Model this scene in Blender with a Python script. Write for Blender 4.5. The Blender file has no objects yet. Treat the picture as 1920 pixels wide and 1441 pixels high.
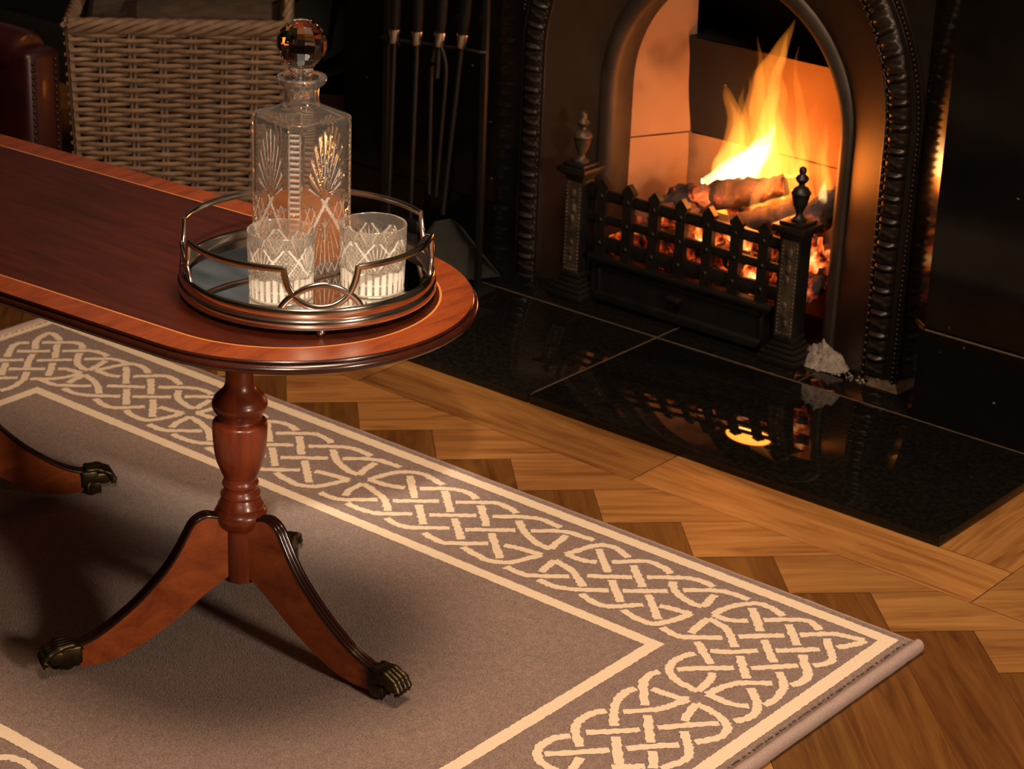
import bpy, bmesh, math, random
from mathutils import Vector, Matrix, noise
sc = bpy.context.scene
COL = sc.collection
PI = math.pi
R = math.radians
rnd = random.Random(7)

# ------------------------------------------------------------------ camera, world, lights
cam_d = bpy.data.cameras.new('camera')
cam = bpy.data.objects.new('camera', cam_d); COL.objects.link(cam); sc.camera = cam
YAW, PITCH, ROLL, FPX = -0.66986, 0.39370, 0.038674, 4325.0
_f = Vector((math.sin(YAW)*math.cos(PITCH), math.cos(YAW)*math.cos(PITCH), -math.sin(PITCH)))
_r = Vector((math.cos(YAW), -math.sin(YAW), 0)); _u = _r.cross(_f)
_r2 = math.cos(ROLL)*_r + math.sin(ROLL)*_u; _u2 = -math.sin(ROLL)*_r + math.cos(ROLL)*_u
cam.matrix_world = Matrix(((_r2.x, _u2.x, -_f.x, 0), (_r2.y, _u2.y, -_f.y, 0), (_r2.z, _u2.z, -_f.z, 1.43), (0, 0, 0, 1)))
cam_d.sensor_fit = 'HORIZONTAL'; cam_d.sensor_width = 36.0; cam_d.lens = FPX/1920*36.0
cam_d.clip_start = 0.05; cam_d.clip_end = 50
cam_d.dof.use_dof = True; cam_d.dof.focus_distance = 2.62; cam_d.dof.aperture_fstop = 15.0

w = bpy.data.worlds.new('World'); sc.world = w; w.use_nodes = True
w.node_tree.nodes['Background'].inputs[0].default_value = (1.0, 0.72, 0.5, 1)
w.node_tree.nodes['Background'].inputs[1].default_value = 0.004

def area(name, loc, target, size, power, color, size_y=None, spread=180):
    d = bpy.data.lights.new(name, 'AREA'); d.energy = power; d.color = color
    d.size = size; d.spread = R(spread)
    if size_y: d.shape = 'RECTANGLE'; d.size_y = size_y
    o = bpy.data.objects.new(name, d); COL.objects.link(o); o.location = loc
    o.rotation_euler = (Vector(target)-Vector(loc)).to_track_quat('-Z', 'Y').to_euler()
    return o
WARM = (1.0, 0.70, 0.47)
area('overhead_softbox_light', (-1.33, 1.80, 2.5), (-1.33, 1.86, 0), 0.7, 35, WARM, spread=140)  # unseen studio softbox overhead, not a lamp hanging in the room
area('side_softbox_light', (1.05, 1.42, 1.15), (-1.9, 1.9, 0.35), 0.35, 50, (1.0, 0.76, 0.56))  # unseen low softbox from the right, not a room lamp
def point(name, loc, power, color, rad):
    d = bpy.data.lights.new(name, 'POINT'); d.energy = power; d.color = color; d.shadow_soft_size = rad
    o = bpy.data.objects.new(name, d); COL.objects.link(o); o.location = loc; return o
sd = bpy.data.lights.new('tray_fill_spot', 'SPOT'); sd.energy = 720; sd.color = (1.0, 0.80, 0.60); sd.spot_size = R(10.5); sd.spot_blend = 0.9; sd.shadow_soft_size = 0.06  # spot added to brighten the tray and glasses, not a ceiling fitting
so = bpy.data.objects.new('tray_fill_spot', sd); COL.objects.link(so); so.location = (0.25, -0.35, 2.45)
so.rotation_euler = (Vector((-1.715, 1.785, 0.57))-so.location).to_track_quat('-Z', 'Y').to_euler()
FIRE = (1.0, 0.24, 0.03)
point('fire_light', (-1.995, 3.155, 0.285), 2.5, FIRE, 0.05)
point('ember_light', (-1.99, 3.15, 0.20), 0.5, (1.0, 0.25, 0.04), 0.03)

sc.view_settings.view_transform = 'Standard'; sc.view_settings.look = 'None'
sc.view_settings.gamma = 1.0; sc.view_settings.use_curve_mapping = False
sc.view_settings.exposure = 0.0
cy = sc.cycles
cy.use_denoising = True
cy.max_bounces = 14; cy.transmission_bounces = 14; cy.glossy_bounces = 6; cy.diffuse_bounces = 3
cy.transparent_max_bounces = 16; cy.sample_clamp_indirect = 6.0; cy.blur_glossy = 0.6

# ------------------------------------------------------------------ helpers
def link(o): COL.objects.link(o); return o
def tag(o, label=None, cat=None, group=None, kind=None):
    if label: o['label'] = label
    if cat: o['category'] = cat
    if group: o['group'] = group
    if kind: o['kind'] = kind
    return o
def thing(name, loc, label, cat, group=None, rz=0.0):
    o = bpy.data.objects.new(name, None); link(o); o.location = loc; o.rotation_euler = (0, 0, rz)
    o.empty_display_size = 0.05
    return tag(o, label, cat, group)
def build(name, bm, mats, parent=None, smooth=None, world=True, base=None):
    """one mesh object; smooth = auto smooth angle in degrees (None = flat)."""
    bm.normal_update()
    if smooth is not None:
        ca = R(smooth)
        for f in bm.faces: f.smooth = True
        for e in bm.edges:
            if len(e.link_faces) == 2 and e.calc_face_angle(0) > ca: e.smooth = False
    me = bpy.data.meshes.new(name)
    if base is not None:
        bmesh.ops.translate(bm, verts=bm.verts, vec=-Vector(base))
    bm.to_mesh(me); bm.free()
    for m in (mats if isinstance(mats, (list, tuple)) else [mats]): me.materials.append(m)
    o = bpy.data.objects.new(name, me); link(o)
    if base is not None: o.location = base
    if parent is not None:
        o.parent = parent
        if world and parent.type == 'EMPTY':
            o.matrix_parent_inverse = (Matrix.Translation(parent.location) @ parent.rotation_euler.to_matrix().to_4x4()).inverted()
    return o
def struct(name, bm, mats, smooth=None): return tag(build(name, bm, mats, smooth=smooth), kind='structure')
def copy_tree(root, loc, rz=None, label=None):
    c = root.copy(); link(c); c.location = loc
    if rz is not None: c.rotation_euler = (0, 0, rz)
    if label: c['label'] = label
    for ch in list(root.children):
        d = ch.copy(); link(d); d.parent = c
        for g in list(ch.children):
            e = g.copy(); link(e); e.parent = d
    return c
def NB(): return bmesh.new()
def box(bm, c, s, rot=None, mi=0, bev=0.0, seg=2):
    t = bmesh.new() if bev else bm
    r = bmesh.ops.create_cube(t, size=1.0)
    M = Matrix.Translation(c) @ (rot if rot else Matrix.Identity(4)) @ Matrix.Diagonal((s[0], s[1], s[2], 1))
    bmesh.ops.transform(t, matrix=M, verts=r['verts'])
    if bev:
        bmesh.ops.bevel(t, geom=t.edges[:], offset=bev, segments=seg, affect='EDGES', profile=0.5)
        merge(bm, t, mi); return
    for f in {f for v in r['verts'] for f in v.link_faces}: f.material_index = mi
def merge(bm, t, mi=None):
    vm = {}
    for v in t.verts: vm[v] = bm.verts.new(v.co)
    for f in t.faces:
        try:
            g = bm.faces.new([vm[v] for v in f.verts]); g.material_index = f.material_index if mi is None else mi; g.smooth = f.smooth
        except ValueError: pass
    t.free()
def lathe(bm, prof, n=32, c=(0, 0, 0), M=None, mi=0, cap=True):
    rings = []
    for r, z in prof:
        ring = []
        if r < 1e-6:
            ring = [bm.verts.new(Vector((0, 0, z)))]
        else:
            for i in range(n):
                a = 2*PI*i/n; ring.append(bm.verts.new(Vector((r*math.cos(a), r*math.sin(a), z))))
        rings.append(ring)
    T = Matrix.Translation(c) @ (M if M else Matrix.Identity(4))
    for ring in rings:
        for v in ring: v.co = T @ v.co
    for a, b in zip(rings, rings[1:]):
        for i in range(n):
            j = (i+1) % n
            if len(a) == 1 and len(b) == 1: continue
            if len(a) == 1: f = bm.faces.new((a[0], b[j], b[i]))
            elif len(b) == 1: f = bm.faces.new((a[i], a[j], b[0]))
            else: f = bm.faces.new((a[i], a[j], b[j], b[i]))
            f.material_index = mi
    if cap:
        if len(rings[0]) > 1: bm.faces.new(rings[0][::-1]).material_index = mi
        if len(rings[-1]) > 1: bm.faces.new(rings[-1]).material_index = mi
def sweep(bm, pts, sect, closed=False, ups=None, mi=0, scale=None):
    """sweep 2D section [(a,b)] along pts; a along normal 'up' vector, b along binormal."""
    P = [Vector(p) for p in pts]; n = len(P); rings = []
    for i in range(n):
        if closed: t = P[(i+1) % n]-P[i-1]
        else: t = P[min(i+1, n-1)]-P[max(i-1, 0)]
        t.normalize()
        up = Vector(ups[i]) if ups else Vector((0, 0, 1))
        if abs(up.dot(t)) > 0.995: up = Vector((1, 0, 0)) if abs(t.x) < 0.9 else Vector((0, 1, 0))
        up = (up - t*up.dot(t)).normalized(); b = t.cross(up)
        k = scale[i] if scale else 1.0
        rings.append([bm.verts.new(P[i]+up*(x*k)+b*(y*k)) for x, y in sect])
    m = len(sect)
    for i in range(n if closed else n-1):
        A, B = rings[i], rings[(i+1) % n]
        for j in range(m):
            k = (j+1) % m
            f = bm.faces.new((A[j], B[j], B[k], A[k])); f.material_index = mi
    if not closed:
        for rg in (rings[0][::-1], rings[-1]):
            try: bm.faces.new(rg).material_index = mi
            except ValueError: pass
def circ(r, n=8, ry=None):
    ry = ry if ry else r
    return [(r*math.cos(2*PI*i/n), -ry*math.sin(2*PI*i/n)) for i in range(n)]
def tube(bm, pts, r, n=8, mi=0, ups=None):
    rs = r if isinstance(r, (list, tuple)) else None
    sweep(bm, pts, circ(1.0 if rs else r, n), mi=mi, scale=rs, ups=ups)
def rcr(pts, k=6):
    """Catmull-Rom through points"""
    P = [Vector(p) for p in pts]; out = []
    for i in range(len(P)-1):
        p0 = P[max(i-1, 0)]; p1 = P[i]; p2 = P[i+1]; p3 = P[min(i+2, len(P)-1)]
        for s in range(k):
            t = s/k
            out.append(0.5*((2*p1)+(p2-p0)*t+(2*p0-5*p1+4*p2-p3)*t*t+(3*p1-p0-3*p2+p3)*t**3))
    out.append(P[-1]); return out
def ico(bm, c, r, sub=2, s=(1, 1, 1), rot=None, nz=0.0, freq=4.0, mi=0, seed=0):
    g = bmesh.ops.create_icosphere(bm, subdivisions=sub, radius=1.0)
    o = Vector((seed*3.17, seed*1.3, seed*7.7))
    for v in g['verts']:
        d = v.co.normalized()
        if nz: d = d*(1+nz*noise.noise(d*freq*0.5+o)+nz*0.5*noise.noise(d*freq*1.3+o))
        p = Vector((d.x*s[0]*r, d.y*s[1]*r, d.z*s[2]*r))
        if rot: p = rot @ p
        v.co = p+Vector(c)
    for f in {f for v in g['verts'] for f in v.link_faces}: f.material_index = mi
def prism(bm, poly, z0, z1, mi=0):
    a = [bm.verts.new((x, y, z0)) for x, y in poly]; b = [bm.verts.new((x, y, z1)) for x, y in poly]
    n = len(poly); fs = []
    for i in range(n):
        j = (i+1) % n; fs.append(bm.faces.new((a[i], a[j], b[j], b[i])))
    fs.append(bm.faces.new(a[::-1])); fs.append(bm.faces.new(b))
    for f in fs: f.material_index = mi
def rotz(a): return Matrix.Rotation(a, 4, 'Z')

# ------------------------------------------------------------------ materials
class NT:
    def __init__(s, name):
        s.m = bpy.data.materials.new(name); s.m.use_nodes = True; s.t = s.m.node_tree
        s.b = s.t.nodes['Principled BSDF']; s.out = s.t.nodes['Material Output']
    def n(s, typ, **kw):
        o = s.t.nodes.new(typ)
        for k, v in kw.items():
            if k in o.inputs: o.inputs[k].default_value = v
            else: setattr(o, k, v)
        return o
    def l(s, a, b): s.t.links.new(a, b)
    def coord(s, kind='Object', scale=(1, 1, 1), rot=(0, 0, 0)):
        tc = s.n('ShaderNodeTexCoord'); mp = s.n('ShaderNodeMapping')
        mp.inputs['Scale'].default_value = scale; mp.inputs['Rotation'].default_value = rot
        s.l(tc.outputs[kind], mp.inputs['Vector']); return mp.outputs['Vector']
    def noise(s, vec, scale=5, detail=4, rough=0.55, dist=0.0):
        o = s.n('ShaderNodeTexNoise'); o.inputs['Scale'].default_value = scale; o.inputs['Detail'].default_value = detail
        o.inputs['Roughness'].default_value = rough; o.inputs['Distortion'].default_value = dist
        s.l(vec, o.inputs['Vector']); return o.outputs['Fac']
    def ramp(s, fac, stops, interp='LINEAR'):
        o = s.n('ShaderNodeValToRGB'); e = o.color_ramp.elements; o.color_ramp.interpolation = interp
        while len(e) < len(stops): e.new(0.5)
        for x, (p, c) in zip(e, stops):
            x.position = p; x.color = (c[0], c[1], c[2], 1) if not isinstance(c, (int, float)) else (c, c, c, 1)
        s.l(fac, o.inputs['Fac']); return o.outputs['Color']
    def mix(s, fac, a, b, mode='MIX'):
        o = s.n('ShaderNodeMix', data_type='RGBA'); o.blend_type = mode
        for i, v in ((0, fac), (6, a), (7, b)):
            if hasattr(v, 'is_linked'): s.l(v, o.inputs[i])
            elif isinstance(v, (int, float)): o.inputs[i].default_value = v
            else: o.inputs[i].default_value = (v[0], v[1], v[2], 1)
        return o.outputs[2]
    def bump(s, h, strength=0.3, dist=0.002):
        o = s.n('ShaderNodeBump'); o.inputs['Strength'].default_value = strength; o.inputs['Distance'].default_value = dist
        s.l(h, o.inputs['Height']); s.l(o.outputs['Normal'], s.b.inputs['Normal'])
    def set(s, **kw):
        for k, v in kw.items():
            k = k.replace('_', ' ')
            if hasattr(v, 'is_linked'): s.l(v, s.b.inputs[k])
            elif isinstance(v, tuple): s.b.inputs[k].default_value = (v[0], v[1], v[2], 1)
            else: s.b.inputs[k].default_value = v
        return s
def simple(name, c1, c2=None, rough=0.5, metal=0.0, scale=20, bump=0.0, bdist=0.002, sc3=(1, 1, 1), coat=0.0, spec=0.5, kind='Object', crough=0.05):
    t = NT(name); v = t.coord(kind, sc3); f = t.noise(v, scale, 5)
    t.set(Base_Color=t.ramp(f, [(0.3, c1), (0.7, c2 or c1)]), Roughness=rough, Metallic=metal, Coat_Weight=coat)
    t.b.inputs['Specular IOR Level'].default_value = spec; t.b.inputs['Coat Roughness'].default_value = crough
    if bump: t.bump(f, bump, bdist)
    return t.m

def make_mats():
    M = {}
    # mahogany family: streaked along one axis
    def wood(name, dark, light, sc3, rough=0.28, coat=0.5, scale=1.0, crough=0.12):
        t = NT(name); v = t.coord('Object', sc3)
        f = t.noise(v, 4*scale, 6, 0.62, 0.6); g = t.noise(v, 40*scale, 3, 0.6)
        c = t.ramp(f, [(0.28, dark), (0.72, light)])
        c = t.mix(0.35, c, t.ramp(g, [(0.35, (0.55, 0.5, 0.45)), (0.65, (1, 1, 1))]), 'MULTIPLY')
        t.set(Base_Color=c, Roughness=rough, Coat_Weight=coat); t.b.inputs['Coat Roughness'].default_value = crough; t.b.inputs['Specular IOR Level'].default_value = 0.4
        t.bump(g, 0.04, 0.001); return t.m
    M['maho_field'] = wood('mahogany field', (0.030, 0.0045, 0.0018), (0.062, 0.010, 0.0035), (2, 14, 2), rough=0.38, coat=0.0)
    M['maho_band'] = wood('mahogany crossband', (0.12, 0.022, 0.006), (0.25, 0.052, 0.012), (14, 3, 3), rough=0.36, coat=0.05)
    M['maho_inlay'] = simple('boxwood inlay', (0.42, 0.15, 0.04), (0.5, 0.19, 0.055), rough=0.3, coat=0.3)
    M['maho_edge'] = wood('mahogany edge', (0.016, 0.0035, 0.002), (0.034, 0.007, 0.003), (6, 6, 6), rough=0.25)
    M['maho_col'] = wood('mahogany turned', (0.085, 0.013, 0.0045), (0.20, 0.036, 0.010), (16, 16, 3), rough=0.33, coat=0.2)
    M['maho_leg'] = wood('mahogany leg', (0.17, 0.032, 0.008), (0.42, 0.10, 0.022), (5, 5, 9), rough=0.36, coat=0.1)
    M['maho_reed'] = wood('mahogany reed', (0.014, 0.003, 0.002), (0.03, 0.007, 0.003), (6, 6, 6), rough=0.25)
    M['brass_dark'] = simple('aged brass', (0.10, 0.075, 0.035), (0.028, 0.022, 0.014), rough=0.38, metal=0.9, scale=60)
    # rug
    t = NT('rug pile'); v = t.coord('Object'); f = t.noise(v, 420, 2, 0.75); g = t.noise(v, 9, 4, 0.6); h = t.noise(v, 95, 3, 0.6)
    c = t.ramp(f, [(0.33, (0.200, 0.134, 0.108)), (0.67, (0.372, 0.266, 0.225))])
    c = t.mix(0.7, c, t.ramp(h, [(0.3, (0.78, 0.77, 0.76)), (0.7, (1.08, 1.08, 1.08))]), 'MULTIPLY')
    c = t.mix(0.5, c, t.ramp(g, [(0.3, (0.80, 0.79, 0.78)), (0.7, (1, 1, 1))]), 'MULTIPLY')
    t.set(Base_Color=c, Roughness=0.95, Sheen_Weight=0.2); t.b.inputs['Specular IOR Level'].default_value = 0.05
    t.b.inputs['Sheen Roughness'].default_value = 0.5; t.bump(f, 0.8, 0.003); M['rug'] = t.m
    t = NT('rug cream pile'); v = t.coord('Object'); f = t.noise(v, 900, 2, 0.7)
    t.set(Base_Color=t.ramp(f, [(0.3, (0.76, 0.60, 0.43)), (0.7, (0.92, 0.76, 0.57))]), Roughness=0.95, Sheen_Weight=0.2)
    t.b.inputs['Specular IOR Level'].default_value = 0.05; t.bump(f, 0.5, 0.002); M['rug_cream'] = t.m
    t = NT('rug binding'); v = t.coord('Object'); f = t.noise(v, 500, 2, 0.7)
    t.set(Base_Color=t.ramp(f, [(0.3, (0.30, 0.215, 0.185)), (0.7, (0.43, 0.325, 0.29))]), Roughness=0.9); t.bump(f, 0.6, 0.002); M['rug_bind'] = t.m
    M['rug_stitch'] = simple('rug stitching', (0.05, 0.035, 0.028), (0.12, 0.085, 0.07), rough=0.9, scale=200)
    # parquet
    t = NT('oak parquet'); uv = t.n('ShaderNodeUVMap'); uv.uv_map = 'UVMap'
    mp = t.n('ShaderNodeMapping'); mp.inputs['Scale'].default_value = (1.6, 15, 1); t.l(uv.outputs['UV'], mp.inputs['Vector'])
    f = t.noise(mp.outputs['Vector'], 2.2, 6, 0.6, 1.4)
    mp2 = t.n('ShaderNodeMapping'); mp2.inputs['Scale'].default_value = (3, 90, 1); t.l(uv.outputs['UV'], mp2.inputs['Vector'])
    g = t.noise(mp2.outputs['Vector'], 3, 3, 0.6)
    mp3 = t.n('ShaderNodeMapping'); mp3.inputs['Scale'].default_value = (4, 10, 1); t.l(uv.outputs['UV'], mp3.inputs['Vector'])
    kn = t.noise(mp3.outputs['Vector'], 1.3, 3, 0.5, 0.6)
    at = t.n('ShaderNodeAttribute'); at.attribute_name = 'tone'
    c = t.ramp(f, [(0.25, (0.16, 0.060, 0.016)), (0.5, (0.33, 0.152, 0.042)), (0.75, (0.44, 0.22, 0.068))])
    c = t.mix(0.3, c, t.ramp(g, [(0.35, (0.55, 0.5, 0.42)), (0.6, (1, 1, 1))]), 'MULTIPLY')
    c = t.mix(0.9, c, t.ramp(kn, [(0.2, (0.25, 0.18, 0.12)), (0.33, (1, 1, 1))]), 'MULTIPLY')
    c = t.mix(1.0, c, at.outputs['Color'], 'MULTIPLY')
    t.set(Base_Color=c, Roughness=0.45); t.b.inputs['Specular IOR Level'].default_value = 0.3; t.bump(g, 0.12, 0.001); M['oak'] = t.m
    M['gap'] = simple('floor gap', (0.03, 0.014, 0.006), rough=0.8)
    # polished black limestone with pale fossils
    def marble(name, lo, hi, fleck, rough=0.09):
        t = NT(name); v = t.coord('Object'); f = t.noise(v, 9, 5); 
        vo = t.n('ShaderNodeTexVoronoi'); vo.inputs['Scale'].default_value = 38; wv = t.n('ShaderNodeVectorMath', operation='MULTIPLY_ADD'); nz_ = t.n('ShaderNodeTexNoise'); nz_.inputs['Scale'].default_value = 30; t.l(v, nz_.inputs['Vector']); t.l(nz_.outputs['Color'], wv.inputs[0]); wv.inputs[1].default_value = (0.03, 0.03, 0.03); t.l(v, wv.inputs[2]); v2 = wv.outputs[0]; t.l(v2, vo.inputs['Vector'])
        msk = t.ramp(t.noise(v, 5, 3), [(0.56, 0.0), (0.7, 1.0)])
        fl = t.ramp(vo.outputs['Distance'], [(0.06, 1.0), (0.13, 0.0)])
        vo2 = t.n('ShaderNodeTexVoronoi'); vo2.inputs['Scale'].default_value = 13; t.l(v2, vo2.inputs['Vector'])
        fl2 = t.ramp(vo2.outputs['Distance'], [(0.018, 1.0), (0.032, 0.0)])
        mm = t.mix(1.0, fl, msk, 'MULTIPLY'); mm = t.mix(1.0, mm, fl2, 'LIGHTEN')
        c = t.mix(mm, t.ramp(f, [(0.3, lo), (0.7, hi)]), fleck)
        t.set(Base_Color=c, Roughness=rough); t.b.inputs['Specular IOR Level'].default_value = 0.16; return t.m
    M['marble'] = marble('black fossil marble', (0.0025, 0.0022, 0.002), (0.006, 0.0052, 0.0045), (0.17, 0.13, 0.095))
    t = NT('black granite'); v = t.coord('Object'); f = t.noise(v, 120, 3)
    t.set(Base_Color=t.ramp(f, [(0.4, (0.004, 0.0036, 0.003)), (0.7, (0.009, 0.008, 0.006))]), Roughness=0.035); t.b.inputs['Specular IOR Level'].default_value = 0.38; M['granite'] = t.m
    M['grout'] = simple('grout', (0.11, 0.075, 0.045), (0.05, 0.034, 0.02), rough=0.9, scale=60)
    M['dust'] = simple('mortar dust', (0.10, 0.066, 0.038), (0.04, 0.026, 0.015), rough=0.95, scale=90, bump=0.5)
    M['iron'] = simple('cast iron', (0.018, 0.014, 0.011), (0.032, 0.024, 0.018), rough=0.38, metal=0.5, scale=30, bump=0.08)
    M['iron_plate'] = simple('polished iron plate', (0.028, 0.017, 0.011), (0.045, 0.027, 0.017), rough=0.40, metal=0.4, scale=9, sc3=(3, 3, 1))
    M['iron_rim'] = simple('steel rim', (0.032, 0.023, 0.017), (0.052, 0.039, 0.029), rough=0.5, metal=0.4, scale=25)
    M['iron_black'] = simple('black lead iron', (0.008, 0.0065, 0.0055), (0.014, 0.011, 0.009), rough=0.42, metal=0.3, scale=30, bump=0.1)
    M['iron_worn'] = simple('worn iron ornament', (0.13, 0.095, 0.062), (0.03, 0.022, 0.016), rough=0.5, metal=0.5, scale=45, bump=0.35)
    M['iron_tool'] = simple('dull steel', (0.006, 0.0055, 0.005), (0.010, 0.009, 0.008), rough=0.5, metal=0.3, scale=20)
    M['pan'] = simple('grey sheet steel', (0.075, 0.07, 0.06), (0.11, 0.10, 0.088), rough=0.5, metal=0.2, scale=12)
    M['nickel'] = simple('nickel', (0.6, 0.55, 0.5), (0.5, 0.45, 0.4), rough=0.25, metal=1.0)
    def brick(name, stain):
        t = NT(name); v = t.coord('Object'); f = t.noise(v, 5, 3, 0.5); g = t.noise(v, 60, 3)
        c = t.ramp(f, [(0.34, (0.15, 0.08, 0.04)), (0.45, (0.32, 0.175, 0.085)), (0.75, (0.41, 0.235, 0.125))])
        if stain:
            sx = t.n('ShaderNodeSeparateXYZ'); t.l(v, sx.inputs[0])
            mr = t.n('ShaderNodeMapRange'); mr.inputs['From Min'].default_value = stain[0]; mr.inputs['From Max'].default_value = stain[1]; t.l(sx.outputs['X'], mr.inputs['Value'])
            ad = t.n('ShaderNodeMath', operation='ADD'); t.l(mr.outputs[0], ad.inputs[0])
            f2 = t.noise(v, 9, 4, 0.6); sb = t.n('ShaderNodeMath', operation='MULTIPLY_ADD'); t.l(f2, sb.inputs[0]); sb.inputs[1].default_value = 0.9; sb.inputs[2].default_value = -0.45; t.l(sb.outputs[0], ad.inputs[1])
            c = t.mix(t.ramp(ad.outputs[0], [(0.3, 1.0), (0.75, 0.0)]), c, (0.012, 0.008, 0.006))
        t.set(Base_Color=c, Roughness=0.9); t.bump(g, 0.3, 0.004); return t.m
    M['brick'] = brick('fire brick', None); M['brick_soot'] = brick('sooted fire brick', (-2.15, -2.02)); M['brick_soot2'] = brick('smoked fire brick', (-2.30, -2.19))
    M['soot'] = simple('soot', (0.004, 0.003, 0.0025), (0.008, 0.006, 0.005), rough=0.95, scale=20)
    # silver, mirror
    t = NT('tray silver'); v = t.coord('Object'); f = t.noise(v, 50, 3)
    t.set(Base_Color=t.ramp(f, [(0.3, (0.62, 0.56, 0.5)), (0.7, (0.70, 0.64, 0.57))]), Metallic=1.0, Roughness=0.16); M['silver'] = t.m
    t = NT('mirror'); v = t.coord('Object'); f = t.noise(v, 12, 2)
    t.set(Base_Color=t.ramp(f, [(0.3, (0.80, 0.80, 0.75)), (0.7, (0.84, 0.84, 0.80))]), Metallic=1.0, Roughness=0.015); M['mirror'] = t.m
    # glass
    def glass(name, col, ior, rough=0.0, white=0.0, wc=(1, 0.93, 0.84), wmin=0.02):
        t = NT(name); v = t.coord('Object'); f = t.noise(v, 40, 2)
        t.set(Base_Color=t.ramp(f, [(0.3, col), (0.7, tuple(min(1, x*1.01) for x in col))]), Roughness=rough, IOR=ior, Transmission_Weight=1.0)
        if white:
            d = t.n('ShaderNodeBsdfTranslucent'); d.inputs['Color'].default_value = (*wc, 1)
            e = t.n('ShaderNodeBsdfDiffuse'); e.inputs['Color'].default_value = (*wc, 1)
            a = t.n('ShaderNodeMixShader'); a.inputs[0].default_value = 0.5; t.l(d.outputs[0], a.inputs[1]); t.l(e.outputs[0], a.inputs[2])
            m = t.n('ShaderNodeMixShader'); ca = t.n('ShaderNodeAttribute'); ca.attribute_name = 'cut'; mu = t.n('ShaderNodeMath', operation='MULTIPLY_ADD'); mr = t.n('ShaderNodeMapRange'); mr.interpolation_type = 'SMOOTHSTEP'; mr.inputs['From Min'].default_value = 0.35; mr.inputs['From Max'].default_value = 0.85; t.l(ca.outputs['Fac'], mr.inputs['Value']); t.l(mr.outputs[0], mu.inputs[0]); mu.inputs[1].default_value = white; mu.inputs[2].default_value = wmin; t.l(mu.outputs[0], m.inputs[0])
            t.l(t.b.outputs[0], m.inputs[1]); t.l(a.outputs[0], m.inputs[2]); t.l(m.outputs[0], t.out.inputs['Surface'])
        return t.m
    M['glass'] = glass('crystal glass', (0.98, 0.97, 0.95), 1.52, 0.0, 0.80, wmin=0.05)
    M['glass_bottle'] = glass('decanter glass', (0.98, 0.96, 0.93), 1.52, 0.0, 0.40, wmin=0.03)
    M['glass_clear'] = glass('clear crystal', (0.99, 0.98, 0.97), 1.54)
    M['whisky'] = glass('whisky', (0.97, 0.50, 0.07), 1.36, 0.0, 0.01, (1.0, 0.36, 0.025), 0.34)  # amber diffuse mixed in imitates light reflected around inside the whisky
    # wicker
    t = NT('wicker'); v = t.coord('Object', (1, 1, 1)); f = t.noise(v, 45, 4, 0.6); g = t.noise(v, 7, 3)
    c = t.ramp(f, [(0.25, (0.155, 0.094, 0.052)), (0.75, (0.31, 0.20, 0.122))])
    c = t.mix(0.6, c, t.ramp(g, [(0.3, (0.65, 0.6, 0.55)), (0.7, (1, 1, 1))]), 'MULTIPLY')
    t.set(Base_Color=c, Roughness=0.7); t.bump(f, 0.3, 0.002); M['wicker'] = t.m
    M['wicker_dark'] = simple('wicker inside', (0.035, 0.018, 0.009), (0.06, 0.033, 0.017), rough=0.85)
    M['bark'] = simple('log bark', (0.035, 0.022, 0.013), (0.075, 0.048, 0.028), rough=0.9, scale=25, bump=0.6, bdist=0.006, sc3=(1, 1, 4))
    M['logwood'] = simple('split log', (0.30, 0.19, 0.10), (0.17, 0.10, 0.05), rough=0.8, scale=12, sc3=(6, 6, 1))
    M['leather'] = simple('red leather', (0.03, 0.0016, 0.002), (0.012, 0.001, 0.001), rough=0.42, scale=14, bump=0.15, coat=0.1)
    M['nail'] = simple('nail brass', (0.05, 0.035, 0.025), (0.03, 0.02, 0.015), rough=0.4, metal=0.8)
    M['darkwood'] = simple('dark wood', (0.02, 0.009, 0.005), (0.035, 0.016, 0.008), rough=0.4, sc3=(2, 2, 10))
    M['wall_dark'] = simple('dark wall', (0.012, 0.010, 0.009), (0.016, 0.014, 0.012), rough=0.8, scale=4)
    M['wall_pale'] = simple('pale wall', (0.40, 0.37, 0.33), (0.44, 0.40, 0.36), rough=0.85, scale=4)
    t = NT('dusk pane'); v = t.coord('Object', (1, 1, 5), (0, 0.5, 0)); f = t.noise(v, 3, 2)  # streaked grey glow made up for the tray mirror
    t.set(Base_Color=(0.02, 0.02, 0.02), Roughness=0.3, Emission_Color=t.ramp(f, [(0.35, (0.14, 0.128, 0.11)), (0.6, (0.60, 0.55, 0.48))]), Emission_Strength=0.26); M['added_glow'] = t.m
    M['skirt'] = simple('grey skirting', (0.035, 0.036, 0.034), (0.045, 0.045, 0.042), rough=0.5)
    M['ceiling'] = simple('ceiling paint', (0.45, 0.42, 0.38), (0.5, 0.46, 0.42), rough=0.9)
    M['hod'] = simple('black enamel', (0.0025, 0.0025, 0.0025), (0.004, 0.004, 0.004), rough=0.55, spec=0.2)
    M['rust'] = simple('rusted tin', (0.05, 0.018, 0.009), (0.028, 0.011, 0.006), rough=0.55, scale=12)
    M['ash'] = simple('wood ash', (0.30, 0.255, 0.215), (0.13, 0.107, 0.088), rough=1.0, scale=80, bump=0.8, bdist=0.006)
    # glowing coals
    def ember(name, k, lo=0.42, base=(0.02, 0.012, 0.01)):
        t = NT(name); v = t.coord('Object'); f = t.noise(v, 22, 4, 0.6, 0.4)
        c = t.ramp(f, [(lo, (0, 0, 0)), (lo+0.07, (0.55, 0.03, 0.005)), (lo+0.16, (1, 0.16, 0.02)), (lo+0.27, (1, 0.55, 0.16)), (lo+0.36, (1, 0.85, 0.5))])
        s = t.ramp(f, [(lo, 0.0), (lo+0.1, 0.35), (lo+0.3, 1.0)])
        mu = t.n('ShaderNodeMath', operation='MULTIPLY'); mu.inputs[1].default_value = k; t.l(s, mu.inputs[0])
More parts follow.
